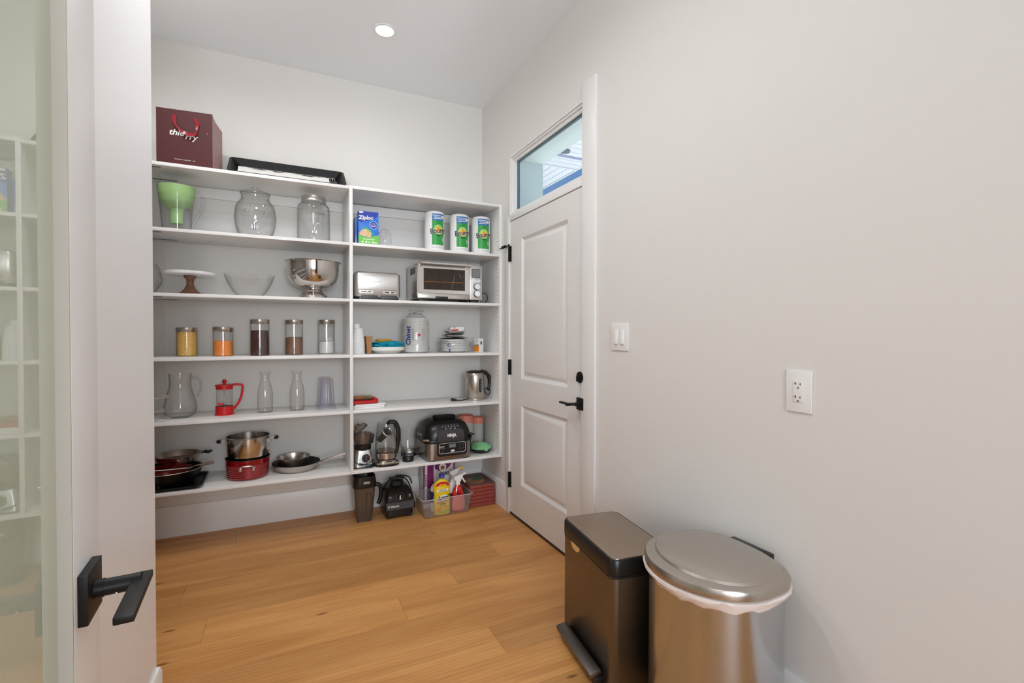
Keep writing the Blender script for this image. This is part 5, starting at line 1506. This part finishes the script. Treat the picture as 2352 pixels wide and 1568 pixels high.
# ---- purple and white grain sack behind the bin
t = thing('grain_sack', 'tall purple and white grain sack leaning behind the clear bin', 'sack', (1.017, 3.395, 0), radians(0))
bb = B(); rings = []
for k in range(9):
    z = k * .0425; q = 1 + .02 * sin(k * 1.7)
    dd_ = .13 * (1 - .5 * (k / 8) ** 3)
    rings.append([Vector((p.x * q + .002 * noise.noise(Vector((p.x * 40, p.y * 40, z * 20))), p.y + .010 * (k / 8), z)) for p in rr(.245, dd_, .025, z, 4)])
bb.loft(rings); obj('sack_body', bb, 'palelabel', t, angle=60)
bb = B(); bb.plate([(-.1225, .02), (-.050, .02), (-.048, .335), (-.1225, .335)], -.0675); obj('purple_side', bb, 'violet', t)
bb = B(); bb.plate([(-.036, .337), (.085, .337), (.086, .296), (.070, .271), (.045, .252), (.015, .244), (-.008, .248), (-.036, .264)], -.0672); obj('purple_panel', bb, 'violet', t)
bb = B(); bb.plate([(.100, .1), (.110, .1), (.112, .337), (.102, .337)], -.0672); obj('purple_stripe', bb, 'violet', t)
bb = B(); bb.plate([(-.116, .04), (-.098, .04), (-.094, .30), (-.103, .322), (-.112, .30)], -.0683); obj('white_label', bb, 'palelabel', t)
text('POLENTA', .020, 'grey2', t, x=-.1045, z=.190, y=-.0692, roty=pi / 2, bold=.0006, xs=1.0)
bb = B(); bb.plate([(x_ + .018, z_ + .272) for x_, z_ in circ(.027, 28)], -.0685); obj('medallion', bb, 'ink', t)
bb = B(); bb.plate([(.004, .255), (.030, .255), (.034, .282), (.026, .278), (.018, .286), (.010, .278), (.002, .282)], -.0692); obj('medallion_mark', bb, 'brownfoil', t)
text('CORN', .036, 'inkblack', t, x=.036, z=.222, y=-.0686, bold=.0006, xs=.8)

# ---- stack of interlocking tiles
t0 = None
for k in range(6):
    rz = radians((1, -1, 1.5, 0, -1, .5)[k])
    t = thing('deck_tile', ('lowest, partly chipped' if k == 0 else ('second lowest', 'third from the floor', 'fourth from the floor', 'fifth from the floor', 'topmost')[k - 1]) + ' brick-red plastic tray in the floor stack' + (', with a round painted disc' if k == 5 else ''), 'plastic tray', (1.2865, 3.315, k * .0262), rz, 'stack of brick-red plastic trays')
    bb = B(); bb.loft([rr(.192, .268, .012, .001, 4), rr(.196, .272, .014, .003, 4), rr(.194, .270, .014, .024, 4), rr(.190, .266, .012, .0255, 4)]); obj('tray_body', bb, 'terra', t)
    bb = B(); bb.loft([rr(.199, .275, .015, .0225, 4), rr(.199, .275, .015, .0255, 4), rr(.188, .264, .013, .0258, 4)]); obj('lip', bb, 'terra' if k < 5 else 'terratop', t)
bb = B(); bb.slab([(x_ - .02, y_ - .03) for x_, y_ in circ(.070, 36)], .0260, .0012); d_ = obj('painted_disc', bb, 'kraft', t)
bb = B(); bb.slab([(x_ + .012, y_ + .012) for x_, y_ in circ(.045, 30)], .0273, .0008); obj('green_patch', bb, 'darkgreen', d_)
bb = B(); bb.slab([(x_ - .04, y_ - .055) for x_, y_ in circ(.038, 30, sx=1.2, sy=.6)], .0273, .0008); obj('yellow_patch', bb, 'brownfoil', d_)

# ================================================================== step cans by the right wall
# rectangular can: long front with the pedal faces the left; local x along the front, front faces -y
t = thing('rectangular_bin', 'rectangular bronze steel pedal bin with black-rimmed lid in front of the door', 'bin', (1.147, 1.489, 0), radians(-98))
L_, W_ = .412, .250
bb = B(); bb.loft([rr(L_ - .006, W_ - .006, .026, .012, 7), rr(L_, W_, .030, .016, 7), rr(L_, W_, .030, .400, 7)]); obj('body', bb, 'bronze', t)
bb = B(); bb.loft([rr(L_ + .002, W_ + .002, .030, 0, 7), rr(L_ + .002, W_ + .002, .030, .0155, 7)]); obj('base_rim', bb, 'black', t)
bb = B(); bb.loft([rr(L_ + .002, W_ + .002, .030, .399, 7), rr(L_ + .003, W_ + .003, .031, .404, 7), rr(L_ - .004, W_ - .004, .028, .408, 7)]); obj('collar', bb, 'black', t)
bb = B(); bb.loft([rr(L_ + .004, W_ + .004, .032, .4085, 7), rr(L_ + .006, W_ + .006, .033, .413, 7), rr(L_ + .004, W_ + .004, .032, .458, 7), rr(L_ - .004, W_ - .004, .030, .464, 7), rr(L_ - .012, W_ - .012, .026, .463, 7)]); ld = obj('lid', bb, 'black', t)
bb = B(); bb.loft([rr(L_ - .014, W_ - .014, .026, .462, 7), rr(L_ - .016, W_ - .016, .025, .4655, 7), rr(L_ - .02, W_ - .02, .022, .466, 7)]); obj('lid_inlay', bb, 'bronzelid', ld)
bb = B(); bb.loft([[(-.050, -.1262, .404), (.030, -.1262, .404), (.026, -.1270, .388), (.006, -.1278, .378), (-.030, -.1276, .380), (-.046, -.1268, .392)], [(-.050, -.1256, .404), (.030, -.1256, .404), (.026, -.1262, .388), (.006, -.1264, .378), (-.030, -.1264, .380), (-.046, -.1260, .392)]]); bb_o = obj('bag_tab', bb, 'tan', t)
for v in bb_o.data.vertices: v.co.x -= .07
bb = B(); bb.box((.0, -.138, .022), (.300, .040, .030), .006); obj('pedal_housing', bb, 'black', t)
bb = B(); bb.box((-.004, -.152, .044), (.300, .046, .022), .006, rot=R3(12, 'X')); obj('pedal', bb, 'pedal', t)

t = thing('semi_round_bin', 'semi-round brushed steel bin with domed lid and pink-edged liner', 'bin', (1.192, 1.070, 0), 0)
def dr(sx0, sx1, sy, z, n=72):
    out = []
    for k in range(n):
        a = 2 * pi * k / n
        c_, s_ = cos(a), sin(a)
        if c_ < 0:
            out.append(Vector((sx0 * c_, sy * s_, z)))
        else:
            out.append(Vector((sx1 * math.copysign(abs(c_) ** .62, c_), sy * math.copysign(abs(s_) ** .80, s_), z)))
    return out
HB = .505
bb = B(); bb.loft([dr(.176, .170, .190, 0), dr(.178, .172, .192, .004), dr(.178, .172, .192, .020), dr(.176, .170, .190, .022), dr(.176, .170, .190, HB)]); obj('body', bb, 'cansteel', t)
bb = B(); bb.loft([dr(.179, .173, .193, 0), dr(.180, .174, .194, .003), dr(.180, .174, .194, .020)]); obj('base_rim', bb, 'black', t)
bb = B(); rings = []
for j, (ex, z) in enumerate(((.0015, HB - .024), (.008, HB - .019), (.017, HB - .008), (.016, HB - .001), (.001, HB + .002))):
    r_ = dr(.176 + ex, .170 + ex, .190 + ex, z)
    rr_ = []
    for i, p in enumerate(r_):
        a = 2 * pi * i / len(r_)
        n_ = noise.noise(Vector((cos(a) * 5, sin(a) * 5, j * .9))); n2_ = noise.noise(Vector((cos(a) * 17, sin(a) * 17, j * 1.3)))
        k_ = 1 + (.016 * n_ + .014 * n2_) * (1 if 0 < j < 4 else .2)
        rr_.append(Vector((p.x * k_, p.y * k_, p.z + (.012 * n_ + .006 * n2_ if j < 3 else 0) + .010 * sin(a + .6) * (1 if j < 2 else 0))))
    rings.append(rr_)
bb.loft(rings, False, False); lo = obj('bin_liner', bb, 'liner', t, angle=25)
bb = B(); bb.loft([[p * 1.004 if False else Vector((p.x * 1.006, p.y * 1.006, p.z)) for p in rings[0]], [Vector((p.x * 1.012, p.y * 1.012, p.z)) for p in [rings[0][i].lerp(rings[1][i], .9) + Vector((0, 0, .006)) for i in range(72)]]], False, False); obj('pink_band', bb, 'linerpink', lo, angle=30)
bb = B()
bb.loft([dr(.184, .176, .199, HB + .0025), dr(.190, .180, .204, HB + .005), dr(.191, .181, .205, HB + .022), dr(.186, .177, .200, HB + .030), dr(.176, .172, .190, HB + .033),
         ]) 
obj('lid_skirt', bb, 'steelh', t)
bb = B(); rings = []
for q, z in ((1, 0), (.97, .007), (.90, .013), (.7, .020), (.45, .024), (.2, .026)):
    rings.append([Vector((p.x * q + .008 * (1 - q) * 3, p.y * q, HB + .0325 + z)) for p in dr(.150, .170, .182, 0)])
bb.loft(rings); obj('lid', bb, 'cansteel2' if 'cansteel2' in MT else 'steelh', t, angle=24)
bb = B(); bb.b6(.170, .196, -.075, .075, HB - .045, HB + .036, .006); obj('hinge', bb, 'black', t)
